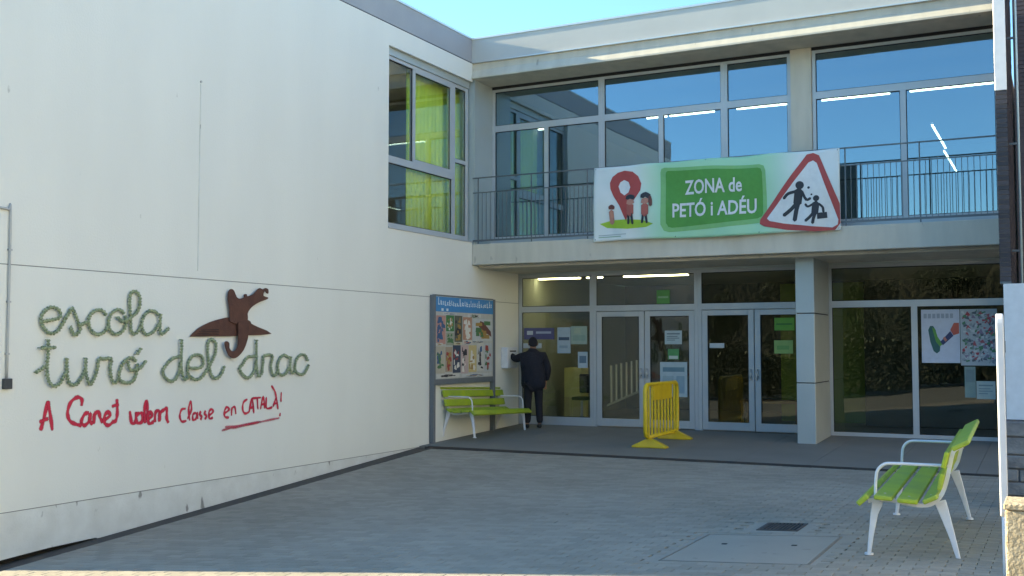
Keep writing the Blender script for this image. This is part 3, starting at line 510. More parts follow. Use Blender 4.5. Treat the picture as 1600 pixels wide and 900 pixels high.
for k in range(4):
    a = DRAGON['wing'][0]; y0 = a[0]+.10+.03*k; z0 = a[1]+.02+.022*k
    mb.tube([(.037,y0,z0),(.038,y0+.42-.03*k,z0+.012)], .004, 5)
mb.build('rib', M['dark'], em)
def spray_mat():
    m = bpy.data.materials.new('red_spray_paint'); m.use_nodes = True; nt = m.node_tree; p = nt.nodes['Principled BSDF']
    p.inputs['Base Color'].default_value = (.56,.015,.05,1); p.inputs['Roughness'].default_value = .6
    a = nt.nodes.new('ShaderNodeAttribute'); a.attribute_name = 'cover'
    n = nt.nodes.new('ShaderNodeTexNoise'); n.inputs['Scale'].default_value = 90
    ge = nt.nodes.new('ShaderNodeNewGeometry'); nt.links.new(ge.outputs['Position'], n.inputs['Vector'])
    s = nt.nodes.new('ShaderNodeMath'); s.operation = 'MULTIPLY_ADD'; s.inputs[1].default_value = .5; s.inputs[2].default_value = -.25; nt.links.new(n.outputs[0], s.inputs[0])
    d = nt.nodes.new('ShaderNodeMath'); d.operation = 'ADD'; nt.links.new(a.outputs['Fac'], d.inputs[0]); nt.links.new(s.outputs[0], d.inputs[1])
    r = nt.nodes.new('ShaderNodeMapRange'); r.inputs[1].default_value = .12; r.inputs[2].default_value = .75; nt.links.new(d.outputs[0], r.inputs[0])
    nt.links.new(r.outputs[0], p.inputs['Alpha']); return m
gr = thing('graffiti', (0,-8.2,.9), 'red spray-painted protest slogan below the school name on the wall', 'graffiti'); SPR = spray_mat()
for si, s in enumerate(GRAFFITI):
    vs = []; fs = []; cov = []; thin = si >= len(GRAFFITI)-2
    p = smooth_path([(0,a,b) for a,b in s], 6); n = len(p); wd = .020 if thin else (.025 if si < 15 else .0175)
    for i, q in enumerate(p):
        t = (p[min(i+1,n-1)]-p[max(i-1,0)]); t = t.normalized() if t.length > 1e-6 else Vector((0,1,0)); nn = Vector((0,-t.z,t.y))
        w = wd*(1+.18*math.sin(i*.9+si))*(.75 if i in (0,n-1) else 1); x = .002+.00025*si+.00001*i
        c = (.55 if thin else 1.0)*(.35 if i in (0,n-1) else 1)
        for k in (-1.7,-1,-.6,0,.6,1,1.7):
            vs.append((x, q.y+nn.y*w*k+8.2, q.z+nn.z*w*k-.9)); cov.append(0 if abs(k) > 1.5 else c*.20 if abs(k) == 1 else c*(.8 if k else 1))
    for i in range(n-1):
        for k in range(6): fs.append((i*7+k,i*7+k+1,(i+1)*7+k+1,(i+1)*7+k))
    me = bpy.data.meshes.new('stroke'); me.from_pydata(vs, [], fs); me.materials.append(SPR)
    me.attributes.new('cover','FLOAT','POINT').data.foreach_set('value', cov)
    o = bpy.data.objects.new('stroke', me); COL.objects.link(o); o.parent = gr

# pipes on the wall
t = thing('wall_conduit', (0,-9.99,1.15), 'thin grey conduit with a small junction box at the left edge of the wall', 'conduit')
MB().tube(smooth_path([(.02,-10.5,3.06),(.02,-10.12,3.045),(.02,-10.02,3.03),(.02,-9.992,2.95),(.02,-9.99,1.25)],4), .013, 8).build('pipe', M['pvc'], t, smooth=True)
MB().box(.002,.06,-10.035,-9.945,1.14,1.25).build('junction_box', paint('dark_box',(.05,.055,.06)), t, bevel=.008)
for z in (1.5,2.05,2.6): MB().box(.002,.036,-10.01,-9.97,z,z+.018).build('clip', M['pvc'], t)
t = thing('wall_cable', (0,-7.2,2.48), 'thin pale vertical cable duct on the upper white wall', 'cable')
MB().box(.001,.010,-7.213,-7.199,2.56,5.0).build('duct', M['render_low'], t)
MB().tube([(.0,-7.206,5.03),(.015,-7.206,5.03)], .016, 8).build('end_cap', M['pvc'], t)

# ------------------------------------------------------------------ notice board against the wall
nbd = thing('notice_board', (.06,-.4,gz(0,-.4)), 'grey framed notice board with blue header and many posters behind the left bench', 'notice board')
X0 = .05
grey = paint('board_grey', (.15,.17,.185), .5)
for y in (-1.49,.735): MB().box(X0-.04,X0+.05,y-.035,y+.035,gz(0,y)-.02,2.49).build('post', grey, nbd, bevel=.006, segs=1)
MB().box(X0-.03,X0+.03,-1.45,.695,1.0,2.475).build('panel', paint('board_panel',(.52,.53,.50)), nbd)
MB().box(X0-.035,X0+.042,-1.449,.694,.90,1.0).build('frame_rail', grey, nbd); MB().box(X0-.035,X0+.042,-1.449,.694,2.476,2.50).build('frame_rail', grey, nbd)
hd = MB().box(X0+.031,X0+.036,-1.44,.69,2.20,2.465).build('header', paint('header_blue',(.05,.26,.55)), nbd)
hr = random.Random(5); yy = -1.36; k = 0
mb = MB()
while yy < .6:                                      # the header's lettering, too small to read
    w = hr.uniform(.035,.075); h = hr.uniform(.05,.09)+(.05 if k % 5 == 0 else 0)
    z0 = 2.315+hr.uniform(-.01,.01)
    mb.box(X0+.036,X0+.038,yy,yy+w*.35,z0,z0+h); mb.box(X0+.036,X0+.038,yy+w*.35,yy+w*.8,z0,z0+.02)
    if k % 3: mb.box(X0+.036,X0+.038,yy+w*.35,yy+w*.8,z0+.04,z0+.055)
    yy += w+.02; k += 1
for a in (-1.25,-1.08): mb.box(X0+.036,X0+.038,a,a+.07,2.215,2.26)
mb.build('lettering', paint('pale_print',(.70,.80,.86)), hd)['kind'] = 'stuff'
posters = [(-1.42,-1.10,1.62,2.13,(.55,.30,.25)),(-1.08,-.80,1.85,2.14,(.06,.22,.07)),(-.78,-.50,1.66,2.14,(.12,.13,.10)),(-.47,-.14,1.70,2.12,(.50,.27,.18)),(-.10,.66,1.68,2.10,(.55,.58,.58)),
 (-1.08,-.80,1.60,1.83,(.35,.38,.30)),(-1.43,-1.12,1.10,1.58,(.50,.46,.36)),(-1.10,-.86,1.12,1.57,(.42,.34,.25)),(-.84,-.56,1.10,1.60,(.05,.07,.11)),(-.54,-.28,1.08,1.60,(.55,.42,.40)),(-.26,.04,1.10,1.60,(.62,.50,.24)),(.06,.32,1.12,1.64,(.60,.60,.56)),(.34,.66,1.10,1.64,(.50,.54,.56)),(-1.43,-1.2,1.60,1.64,(.6,.6,.55)),(-.47,-.14,1.62,1.69,(.65,.62,.55)),(-.10,.30,1.655,1.675,(.2,.25,.3)),(-.80,-.50,1.61,1.65,(.6,.55,.4)),(-1.40,-.6,1.02,1.085,(.62,.62,.58)),(-.5,.6,1.02,1.07,(.58,.6,.6)),(-.3,.2,2.12,2.185,(.62,.62,.6)),(-1.2,-.7,2.15,2.19,(.6,.62,.6))]
pr = random.Random(11)
for i,(y0,y1,z0,z1,c) in enumerate(posters):
    xo = X0+.031+.0006*(i % 3)
    p = MB().box(xo,xo+.003,y0,y1,z0,z1).build('poster', paint('poster_%d'%i, c), nbd)
    mb = MB(); n = pr.randrange(12,20)
    for q in range(n):
        a = y0+(y1-y0)*pr.uniform(.08,.55); b = min(a+(y1-y0)*pr.uniform(.2,.45), y1-.02); zc = z0+(z1-z0)*(q+.25)/n; zh = (z1-z0)/n*pr.uniform(.25,.65)
        a = y0+(y1-y0)*pr.uniform(.05,.6); b = min(a+(y1-y0)*pr.uniform(.12,.4), y1-.015); zc = z0+(z1-z0)*pr.uniform(.05,.75); zh = (z1-z0)*pr.uniform(.06,.22); k2 = pr.uniform(-.02,.02)
        mb.prism_x([(a,zc+k2),(b,zc),(b-pr.uniform(0,.03),min(zc+zh,z1-.01)),(a+pr.uniform(0,.03),min(zc+zh+k2,z1-.01))], xo+.003, xo+.0045+.0002*q, pr.randrange(2))
    inks = [(.03,.03,.04),(.35,.06,.05),(.05,.12,.25),(.75,.72,.65),(.4,.25,.08),(.08,.2,.08)]; a = pr.choice(inks); b2 = pr.choice(inks)
    mb.build('print', [paint('ink_%d_%d_%d'%tuple(int(v*100) for v in a), a), paint('ink_%d_%d_%d'%tuple(int(v*100) for v in b2), b2)], p)['kind'] = 'stuff'
mb = MB().prism_x([(.12,1.95),(.62,1.76),(.60,1.86),(.30,2.04),(.18,2.06)], X0+.0365, X0+.038); mb.build('print', paint('dark_red_print',(.16,.06,.05)), nbd)

# letter box on the wall that the person reaches for
t = thing('letter_box', (0,1.42,1.14), 'white wall-mounted letter box beside the person in dark clothes', 'letter box')
MB().box(.003,.15,1.18,1.62,1.14,1.56).build('body', M['white_metal'], t, bevel=.012)
MB().box(.1515,.155,1.28,1.54,1.47,1.495).build('slot', M['dark'], t)
MB().box(.1515,.156,1.24,1.56,1.20,1.38).build('notice', paint('paper_white',(.72,.73,.70)), t)

# ------------------------------------------------------------------ benches
def bench(name, label, group):
    """local: x = front to back, y along the bench, z up; origin at ground under the near front foot line"""
    root = thing(name, (0,0,0), label, 'bench', group)
    Lb = 1.14
    def slat(cx, cz, w, th, ang, nm):
        mb = MB().box(-w/2,w/2,-Lb,Lb,-th/2,th/2).xf(Matrix.Translation((cx,0,cz)) @ Matrix.Rotation(R(ang),4,'Y'))
        mb.build(nm, M['green_slat'], root, bevel=.010)
    slat(-.025,.438,.105,.042,-42,'seat_slat')
    slat(.128,.462,.138,.036,2,'seat_slat'); slat(.305,.448,.150,.036,3,'seat_slat'); slat(.468,.470,.115,.036,-26,'seat_slat')
    slat(.545,.605,.125,.036,-78,'back_slat'); slat(.580,.770,.125,.036,-76,'back_slat'); slat(.690,.885,.135,.038,-28,'back_slat')
    for bx,bz_,an in ((.128,.481,2),(.305,.467,3),(.468,.489,-26)):      # bolt heads where slats meet the supports
        for y in (-1.0,1.0): MB().tube([(bx,y,bz_-.004),(bx,y,bz_+.003)], .009, 8).build('bolt', M['coping'], root)
    for y in (-1.0, 1.0):
        def flat(path, ws, th=.030):                # tapered flat-section casting following a path in the xz plane
            mb = MB(); P = [Vector((a,0,b)) for a,b in path]; n = len(P); b0 = 0; vs = []
            for i,p in enumerate(P):
                t = (P[min(i+1,n-1)]-P[max(i-1,0)]).normalized(); nn = Vector((-t.z,0,t.x)); w = ws[i]/2
                for s in ((-1,-1),(1,-1),(1,1),(-1,1)): q = p+nn*w*s[0]; vs.append((q.x,y+s[1]*th/2,q.z))
            fs = [(3,2,1,0),tuple(4*(n-1)+k for k in range(4))]+[(4*i+k,4*i+(k+1)%4,4*(i+1)+(k+1)%4,4*(i+1)+k) for i in range(n-1) for k in range(4)]
            return mb.add(vs, fs)
        flat([(0,.012),(.02,.16),(.045,.32),(.075,.425)], [.028,.038,.056,.085]).build('front_leg', M['white_metal'], root, bevel=.006)
        flat([(.655,.012),(.615,.17),(.57,.32),(.53,.445)], [.030,.044,.066,.085]).build('rear_leg', M['white_metal'], root, bevel=.006)
        for fx in (0,.655): MB().tube([(fx,y,0),(fx,y,.014)], .034, 12).build('foot', M['white_metal'], root)
        sp = [tuple((q.x,q.z)) for q in smooth_path([(.0,0,.415),(.09,0,.435),(.22,0,.425),(.36,0,.405),(.47,0,.42),(.545,0,.50),(.585,0,.62),(.615,0,.76),(.64,0,.835),(.70,0,.865)],3)]
        flat(sp, [.03]*len(sp), .028).build('slat_support', M['white_metal'], root)
        MB().tube(smooth_path([(.055,y,.44),(.06,y,.57),(.075,y,.655),(.125,y,.705),(.20,y,.715),(.40,y,.715),(.60,y,.715)],4), .0125, 8).build('armrest', M['white_metal'], root, smooth=True)
    return root
def copy_tree(o, parent=None):
    c = o.copy(); COL.objects.link(c); c.parent = parent
    for ch in list(o.children): copy_tree(ch, c)
    return c
b1 = bench('bench', 'lime green slatted bench with white metal legs under the notice board', 'lime green benches')
b2 = copy_tree(b1); b2['label'] = 'lime green slatted bench with white armrests standing alone at the right'
b1.location = (.645,-.03,gz(.4,-.03)); b1.rotation_euler = (-math.atan(.0337)*-1, 0, R(180))
b2.location = (8.475,-7.70,gz(8.8,-7.7)+.004); b2.rotation_euler = (0, 0, R(2)); b2.scale = (.99,1.08,1.0)
bpy.context.view_layer.update()

# ------------------------------------------------------------------ yellow barrier
t = thing('barrier', (3.81,-.12,gz(3.8,-.12)), 'yellow plastic crowd barrier on two splayed feet before the entrance doors', 'barrier')
ya, yb = -.98, .66; xc = 3.81; zb, zt = .16, 1.02
def bar_z(y): return gz(3.8,-.12)
z0 = gz(3.8,-.12)
fr = [(xc,ya+.1,z0+zb),(xc,ya+.03,z0+zb+.03),(xc,ya,z0+zb+.1),(xc,ya,z0+zt-.1),(xc,ya+.03,z0+zt-.03),(xc,ya+.1,z0+zt),(xc,yb-.1,z0+zt),(xc,yb-.03,z0+zt-.03),(xc,yb,z0+zt-.1),(xc,yb,z0+zb+.1),(xc,yb-.03,z0+zb+.03),(xc,yb-.1,z0+zb),(xc,ya+.1,z0+zb)]
MB().tube(fr, .034, 10).build('frame', M['yellow'], t, smooth=True)
nbar = 9
for i in range(nbar):
    y = ya+(yb-ya)*(i+1)/(nbar+1)
    MB().box(xc-.016,xc+.016,y-.023,y+.023,z0+zb,z0+zt-.26 if 2 <= i <= 6 else z0+zt).build('bar', M['yellow'], t, bevel=.006, segs=1)
MB().box(xc-.02,xc+.02,-.60,.30,z0+zt-.27,z0+zt-.0).build('name_plate', M['yellow'], t, bevel=.01)
for y in (-.76,.53):
    zz = gz(3.8,y)
    MB().tube([(xc,y,zz+.12),(xc,y,z0+zb)], .03, 10).build('stub', M['yellow'], t, smooth=True)
    mb = MB(); a = .30; w = .07
    mb.add([(xc-a,y-w,zz+.002),(xc+a,y-w,zz+.002),(xc+a,y+w,zz+.002),(xc-a,y+w,zz+.002),(xc-a,y-w,zz+.03),(xc+a,y-w,zz+.03),(xc+a,y+w,zz+.03),(xc-a,y+w,zz+.03),(xc-.05,y-.04,zz+.15),(xc+.05,y-.04,zz+.15),(xc+.05,y+.04,zz+.15),(xc-.05,y+.04,zz+.15)],
        [(0,3,2,1),(0,1,5,4),(1,2,6,5),(2,3,7,6),(3,0,4,7),(4,5,9,8),(5,6,10,9),(6,7,11,10),(7,4,8,11),(8,9,10,11)])
    mb.build('foot', M['yellow'], t, bevel=.008)

# ------------------------------------------------------------------ banner on the railing
bn = thing('banner', (4.66,-.1,3.43), 'white and green printed banner with red pin and warning triangle on the balcony railing', 'banner')
BX0,BX1,BZ0,BZ1 = 2.53,6.80,3.435,4.765
def by(x, z):                                        # the cloth's waves
    u = (x-BX0)/(BX1-BX0); v = (z-BZ0)/(BZ1-BZ0)
    w = .020*math.sin(u*19+v*2.2)*(1-.4*v)+.013*math.sin(u*41-v*5)*(1-.7*v)+.010*math.sin(v*9+u*6)+.0025*math.sin(u*70+v*14)
    cnr = .03*math.exp(-((u-.0)**2+(v-1)**2)*60)+.03*math.exp(-((u-1)**2+(v-0)**2)*60)
    return -.075+w-.03*(1-v)*math.sin(math.pi*u)+cnr
def bz(x, z):
    u = (x-BX0)/(BX1-BX0); v = (z-BZ0)/(BZ1-BZ0)
    return z-.022*math.sin(math.pi*min(1,max(0,u))*4)**2*v*.6+.012*math.sin(u*9)*(1-v)
def lay(poly, off):
    """a print shape: triangulated, subdivided, laid on the waves of the cloth"""
    bm = bmesh.new(); f = bm.faces.new([bm.verts.new((x,0,z)) for x,z in poly])
    bmesh.ops.triangulate(bm, faces=[f])
    for _ in range(5):
        es = [e for e in bm.edges if e.calc_length() > .10]
        if not es: break
        bmesh.ops.subdivide_edges(bm, edges=es, cuts=1); bmesh.ops.triangulate(bm, faces=bm.faces[:])
    return lay_bm(bm, off)
def lay_bm(bm, off):
    mb = MB(); bm.verts.index_update()
    mb.add([(v.co.x, by(v.co.x,v.co.z)-off, bz(v.co.x,v.co.z)) for v in bm.verts], [tuple(v.index for v in f.verts) for f in bm.faces]); bm.free(); return mb
nx, nz = 110, 30; mb = MB()
g = [(BX0+(BX1-BX0)*i/nx, BZ0+(BZ1-BZ0)*k/nz) for k in range(nz+1) for i in range(nx+1)]
mb.add([(x,by(x,z),bz(x,z)) for x,z in g], [(k*(nx+1)+i,k*(nx+1)+i+1,(k+1)*(nx+1)+i+1,(k+1)*(nx+1)+i) for k in range(nz) for i in range(nx)])
cloth = mat('banner_vinyl', (.74,.77,.77), .5, (.66,.75,.73), 2.2, .5)
nt = cloth.node_tree; ge = nt.nodes.new('ShaderNodeNewGeometry'); sx = nt.nodes.new('ShaderNodeSeparateXYZ'); nt.links.new(ge.outputs['Position'], sx.inputs[0])
ra = nt.nodes.new('ShaderNodeMapRange'); ra.interpolation_type = 'SMOOTHSTEP'; ra.inputs[1].default_value = 3.15; ra.inputs[2].default_value = 3.95; nt.links.new(sx.outputs[0], ra.inputs[0])
rb = nt.nodes.new('ShaderNodeMapRange'); rb.interpolation_type = 'SMOOTHSTEP'; rb.inputs[1].default_value = 6.35; rb.inputs[2].default_value = 5.45; nt.links.new(sx.outputs[0], rb.inputs[0])
mu = nt.nodes.new('ShaderNodeMath'); mu.operation = 'MULTIPLY'; nt.links.new(ra.outputs[0], mu.inputs[0]); nt.links.new(rb.outputs[0], mu.inputs[1])
mx = nt.nodes.new('ShaderNodeMix'); mx.data_type = 'RGBA'; mx.inputs[7].default_value = (.36,.68,.45,1)
nt.links.new(mu.outputs[0], mx.inputs[0]); nt.links.new(nt.nodes['Principled BSDF'].inputs['Base Color'].links[0].from_socket, mx.inputs[6]); nt.links.new(mx.outputs[2], nt.nodes['Principled BSDF'].inputs['Base Color'])
sh = mb.build('cloth', cloth, bn, smooth=True); so = sh.modifiers.new('thick','SOLIDIFY'); so.thickness = .0015; so.offset = 1
def pr_(nm, key, off, m): lay(BANNER[key] if isinstance(key,str) else key, off).build(nm, m, bn, smooth=True)
GRN = paint('print_green',(.085,.33,.06)); GRL = paint('print_light_green',(.22,.52,.20)); RED = paint('print_red',(.46,.07,.065)); WHT = paint('print_white',(.74,.77,.77)); BLK = paint('print_black',(.03,.035,.045)); LIM = paint('print_lime',(.36,.58,.05)); SKN = paint('print_skin',(.52,.24,.18)); MNT = paint('print_mint',(.42,.70,.50))
pr_('print_panel', 'panel', .006, GRL); pr_('print_panel', 'panel_in', .009, GRN)
pr_('warning_triangle', 'tri_out', .0125, RED); pr_('warning_triangle_field', 'tri_in', .0165, WHT)
pr_('map_pin', 'pin', .008, RED); pr_('map_pin_hole', 'hole', .011, WHT); pr_('grass_print', 'grass', .006, LIM)
def disc(cx,cz,r,n=16): return [(cx+r*math.cos(2*math.pi*i/n),cz+r*math.sin(2*math.pi*i/n)) for i in range(n)]
pr_('figure_print', disc(6.175,4.2,.068), .019, BLK); pr_('figure_print', disc(6.432,3.968,.05), .019, BLK)
pr_('heart_print', disc(6.315,4.153,.022,8), .019, BLK); pr_('heart_print', disc(6.36,4.036,.016,8), .019, BLK)
def pen(pts, w, off, m, nm):                         # a limb: a pen stroke with round ends
    P = smooth_path([(a,0,b) for a,b in pts], 3); L_ = []; R_ = []
    for i, q in enumerate(P):
        t = (P[min(i+1,len(P)-1)]-P[max(i-1,0)]).normalized(); n_ = Vector((-t.z,0,t.x))*w/2
        L_.append((q.x+n_.x,q.z+n_.z)); R_.append((q.x-n_.x,q.z-n_.z))
    e = (P[-1]-P[-2]).normalized()*w*.4; b = (P[0]-P[1]).normalized()*w*.4
    poly = L_+[(P[-1].x+e.x,P[-1].z+e.z)]+R_[::-1]+[(P[0].x+b.x,P[0].z+b.z)]
    lay(poly, off).build(nm, m, bn, smooth=True)
for i,(pts,w) in enumerate(LIMBS): pen(pts, w, .019+.0004*i, BLK, 'figure_print')
pr_('figure_print', 'bag', .0235, BLK)
for i,(pts,w,c) in enumerate(FAMILY): pen(pts, w, .013+.0005*i, {'s':SKN,'b':BLK,'r':paint('print_brick',(.42,.11,.09)),'h':paint('print_brown',(.16,.05,.04))}[c], 'child_print')
pr_('footer_print', [(2.62,3.50),(3.05,3.50),(3.05,3.515),(2.62,3.515)], .004, paint('print_grey_green',(.25,.42,.28))); pr_('footer_print', [(2.62,3.535),(3.15,3.535),(3.15,3.55),(2.62,3.55)], .004, paint('print_grey',(.4,.48,.5)))
def text_mesh(body, x0, x1, z0, h):
    cu = bpy.data.curves.new('txt','FONT'); cu.body = body; cu.size = 1; cu.resolution_u = 3; cu.offset = .02
    o = bpy.data.objects.new('txt', cu); COL.objects.link(o); bpy.context.view_layer.update()
    me = bpy.data.meshes.new_from_object(o.evaluated_get(bpy.context.evaluated_depsgraph_get()))
    bpy.data.objects.remove(o); bm = bmesh.new(); bm.from_mesh(me)
    xs = [v.co.x for v in bm.verts]; cap = .73
    a, b = min(xs), max(xs)
    for v in bm.verts: v.co = Vector((x0+(v.co.x-a)*(x1-x0)/(b-a), 0, z0+v.co.y*h/cap))
    bmesh.ops.triangulate(bm, faces=bm.faces[:])
    return bm
lay_bm(text_mesh('ZONA de',4.23,5.22,4.185,.245), .021).build('lettering', WHT, bn)
lay_bm(text_mesh('PETÓ i ADÉU',4.01,5.46,3.80,.245), .021).build('lettering', WHT, bn)
mb = MB()
for x,z in ((2.56,4.735),(6.77,4.735),(2.56,3.47),(6.77,3.47),(4.05,3.46),(5.50,3.46),(4.6,4.745)):
    y = by(x,z); mb.tube([(x,y-.012,z),(x,y+.0,z+.01),(x,.02,z+(.03 if z > 4 else .06))], .006, 6)
mb.build('tie', M['dark'], bn)

# ------------------------------------------------------------------ sheets stuck on the entrance glass
def sheet_on_glass(x0,x1,z0,z1,c,label,prints=(),cat='paper',group='notices on the entrance glass',nm='notice',y=YG+.012):
    t = thing(nm, ((x0+x1)/2,y,z0), label, cat, group)
    MB().box(x0,x1,y-.003,y,z0,z1).build('sheet', paint('sheet_%d_%d_%d'%tuple(int(v*100) for v in c), c), t)
    for i,(a,b,p,q,cc) in enumerate(prints):
        MB().box(x0+(x1-x0)*a,x0+(x1-x0)*b,y-.0045-.0004*i,y-.0032,z0+(z1-z0)*p,z0+(z1-z0)*q).build('print', paint('ink_%d_%d_%d'%tuple(int(v*100) for v in cc), cc), t)
lines = lambda c: [(.12,.88,.72,.80,c),(.12,.75,.55,.60,c),(.12,.85,.42,.47,c),(.12,.6,.28,.33,c)]
INK=(.12,.16,.2)
sheet_on_glass(.12,.80,1.72,1.95,(.10,.10,.22),'dark purple notice strip on the glass above the person',[(.1,.3,.4,.75,(.5,.55,.6)),(.4,.9,.5,.7,(.4,.45,.55))],y=YG+.02)
sheet_on_glass(.10,.52,1.54,1.64,(.55,.60,.62),'narrow white notice on the glass beside the person\'s head',y=YG+.02)
sheet_on_glass(.87,1.16,1.44,1.96,(.42,.52,.58),'pale blue notice on the fixed pane right of the person',[(.1,.9,.5,.62,(.06,.1,.16)),(.15,.8,.2,.3,(.3,.4,.48))],y=YG+.02)
sheet_on_glass(1.17,1.52,1.62,1.98,(.34,.44,.38),'pale green map sheet at the right of the fixed pane',[(.1,.9,.2,.5,(.27,.38,.33)),(.2,.6,.6,.9,(.4,.47,.36))],y=YG+.02)
sheet_on_glass(1.32,1.53,1.15,1.47,(.45,.55,.60),'small white notice with dark picture low on the fixed pane',[(.15,.85,.3,.75,(.12,.2,.28))],y=YG+.02)
sheet_on_glass(3.14,3.48,1.62,1.88,(.48,.58,.60),'white landscape notice high on the second door',lines(INK))
sheet_on_glass(3.20,3.42,1.33,1.53,(.10,.34,.12),'small green notice in the middle of the second door',[(.1,.9,.05,.35,(.6,.68,.62))])
sheet_on_glass(3.04,3.58,.62,1.28,(.46,.56,.60),'large white poster low on the second door behind the barrier',[(.1,.9,.72,.85,(.16,.28,.34)),(.6,.9,.1,.6,(.28,.40,.48)),(.1,.5,.3,.6,(.35,.46,.5))])
sheet_on_glass(4.02,4.30,1.55,1.64,(.55,.6,.62),'narrow white notice on the third door')
sheet_on_glass(5.24,5.60,1.87,2.10,(.14,.40,.05),'bright green notice at the top of the fourth door',[(.1,.9,.45,.55,(.06,.2,.04))])
sheet_on_glass(5.23,5.57,1.45,1.69,(.34,.52,.16),'pale green notice below the bright green one on the fourth door',[(.15,.8,.3,.6,(.2,.42,.12))])
sheet_on_glass(2.98,3.24,2.40,2.66,(.12,.36,.10),'green notice on the transom pane above the left pair of doors',[(.1,.9,.4,.55,(.3,.5,.3))],y=YG+.02)
bp = thing('poster', (8.05,YG+.02,1.3), 'white poster of a green shoe and striped leg on the right window', 'poster', 'posters on the right window')
y = YG+.02
MB().box(7.76,8.37,y-.003,y,1.30,2.21).build('sheet', paint('poster_blue_white',(.50,.57,.70)), bp)
def shape(pts, c, o_): MB().prism_y(pts, y-.0035-o_, y-.0031-o_*.5).build('print', paint('ink_%d_%d_%d'%tuple(int(v*100) for v in c), c), bp)
shape([(7.87,1.86),(7.90,1.93),(7.95,1.93),(7.99,1.86),(8.02,1.70),(8.06,1.60),(8.05,1.50),(8.00,1.46),(7.95,1.50),(7.90,1.66)],(.03,.12,.12),.0)
shape([(7.93,1.91),(7.98,1.88),(8.02,1.74),(8.10,1.62),(8.05,1.58),(7.99,1.66)],(.10,.30,.06),.001)
shape([(8.06,1.66),(8.10,1.60),(8.27,1.76),(8.22,1.84)],(.04,.05,.14),.002)
shape([(8.10,1.72),(8.14,1.66),(8.17,1.69),(8.13,1.75)],(.5,.2,.15),.003)
shape([(8.22,1.86),(8.27,1.77),(8.36,1.80),(8.36,1.98),(8.28,1.98)],(.45,.10,.07),.0025)
for i in range(7): shape([(7.80+i*.07,2.06),(7.85+i*.07,2.06),(7.85+i*.07,2.14),(7.80+i*.07,2.14)],(.30,.36,.46),.001)
bp = thing('poster', (8.66,YG+.02,1.25), 'crowded poster with red and grey scribbles at the right edge of the window', 'poster', 'posters on the right window')
MB().box(8.38,8.95,y-.0028,y,1.26,2.21).build('sheet', paint('poster_grey_white',(.40,.46,.50)), bp)
sr = random.Random(4)
for i in range(200):
    a = sr.uniform(8.40,8.88); b = sr.uniform(1.29,2.15); c = sr.choice([(.42,.06,.08),(.40,.10,.12),(.08,.22,.12),(.10,.12,.15),(.18,.22,.28),(.30,.34,.38),(.55,.6,.62),(.25,.2,.3),(.28,.33,.35)])
    shape([(a,b),(a+sr.uniform(.02,.07),b+sr.uniform(-.03,.03)),(a+sr.uniform(.02,.06),b+sr.uniform(.02,.08)),(a-.005,b+sr.uniform(.01,.04))], c, .0002+.00005*i)
sheet_on_glass(8.43,8.60,.72,1.24,(.20,.30,.29),'grey-green leaflet under the crowded poster on the window',[(.1,.9,.5,.9,(.16,.24,.25))],y=YG+.022)
sheet_on_glass(8.61,8.90,.70,1.00,(.42,.50,.48),'pale leaflet low at the right edge of the window',lines((.2,.28,.3)),y=YG+.02)

# ------------------------------------------------------------------ lobby furniture glimpsed through the glass
t = thing('office_chair', (.98,2.95,.004), 'dark office chair behind the fixed lobby pane', 'chair')
MB().box(.82,1.16,2.75,3.12,.46,.53).build('seat', paint('chair_black',(.02,.02,.025)), t, bevel=.03)
MB().box(.84,1.14,3.12,3.17,.60,1.0).build('backrest', paint('chair_black',(.02,.02,.025)), t, bevel=.03)
MB().tube([(.98,2.94,.06),(.98,2.94,.46)],.03,8).build('column', M['coping'], t)
for k in range(5): a=2*math.pi*k/5; MB().tube([(.98,2.94,.1),(.98+.24*math.cos(a),2.94+.24*math.sin(a),.05)],[.03,.018],6).build('leg', M['dark'], t)
t = thing('cabinet', (.61,3.5,.004), 'pale yellow lobby cabinet seen through the fixed pane', 'cabinet')
MB().box(.42,.80,3.3,3.7,.004,1.12).build('carcass', paint('cream_cabinet',(.80,.72,.32)), t)
MB().box(.43,.60,3.285,3.298,.08,.50).build('door', paint('cream_cabinet2',(.64,.55,.28)), t); MB().box(.62,.79,3.285,3.298,.08,.50).build('door', paint('cream_cabinet2',(.64,.55,.28)), t)
t = thing('stair_railing', (1.6,4.6,.004), 'white sloping stair railing inside behind the first door', 'railing')
for k in range(8):
    x = .98+.12*k; z = .30+.055*k
    MB().box(x-.018,x+.018,4.58,4.62,z,z+.85-.03*k).build('baluster', paint('paper_white',(.72,.73,.70)), t)
MB().add([(.88,4.57,.24),(1.95,4.57,.70),(1.95,4.63,.70),(.88,4.63,.24),(.88,4.57,.29),(1.95,4.57,.75),(1.95,4.63,.75),(.88,4.63,.29)],[(0,3,2,1),(4,5,6,7),(0,1,5,4),(1,2,6,5),(2,3,7,6),(3,0,4,7)]).build('string', M['wall_in'], t)
t = thing('lobby_table', (4.4,4.4,.004), 'low wooden table in the lobby behind the right pair of doors', 'table')
MB().box(4.0,5.2,4.1,4.7,.42,.47).build('top', paint('dull_wood',(.22,.14,.06)), t)
for a,b in ((4.05,4.15),(5.15,4.15),(4.05,4.65),(5.15,4.65)): MB().box(a-.03,a+.03,b-.03,b+.03,.004,.42).build('leg', paint('dull_wood',(.22,.14,.06)), t)
t = thing('classroom_cupboard', (.7,3.4,3.51), 'white cupboard upstairs behind the left bay of the balcony', 'cupboard')
MB().box(.35,1.05,3.2,3.7,3.512,5.0).build('carcass', paint('paper_white',(.72,.73,.70)), t)
MB().box(.36,.69,3.185,3.198,3.6,4.98).build('door', paint('cab_white',(.66,.68,.66)), t); MB().box(.71,1.04,3.185,3.198,3.6,4.98).build('door', paint('cab_white',(.66,.68,.66)), t)

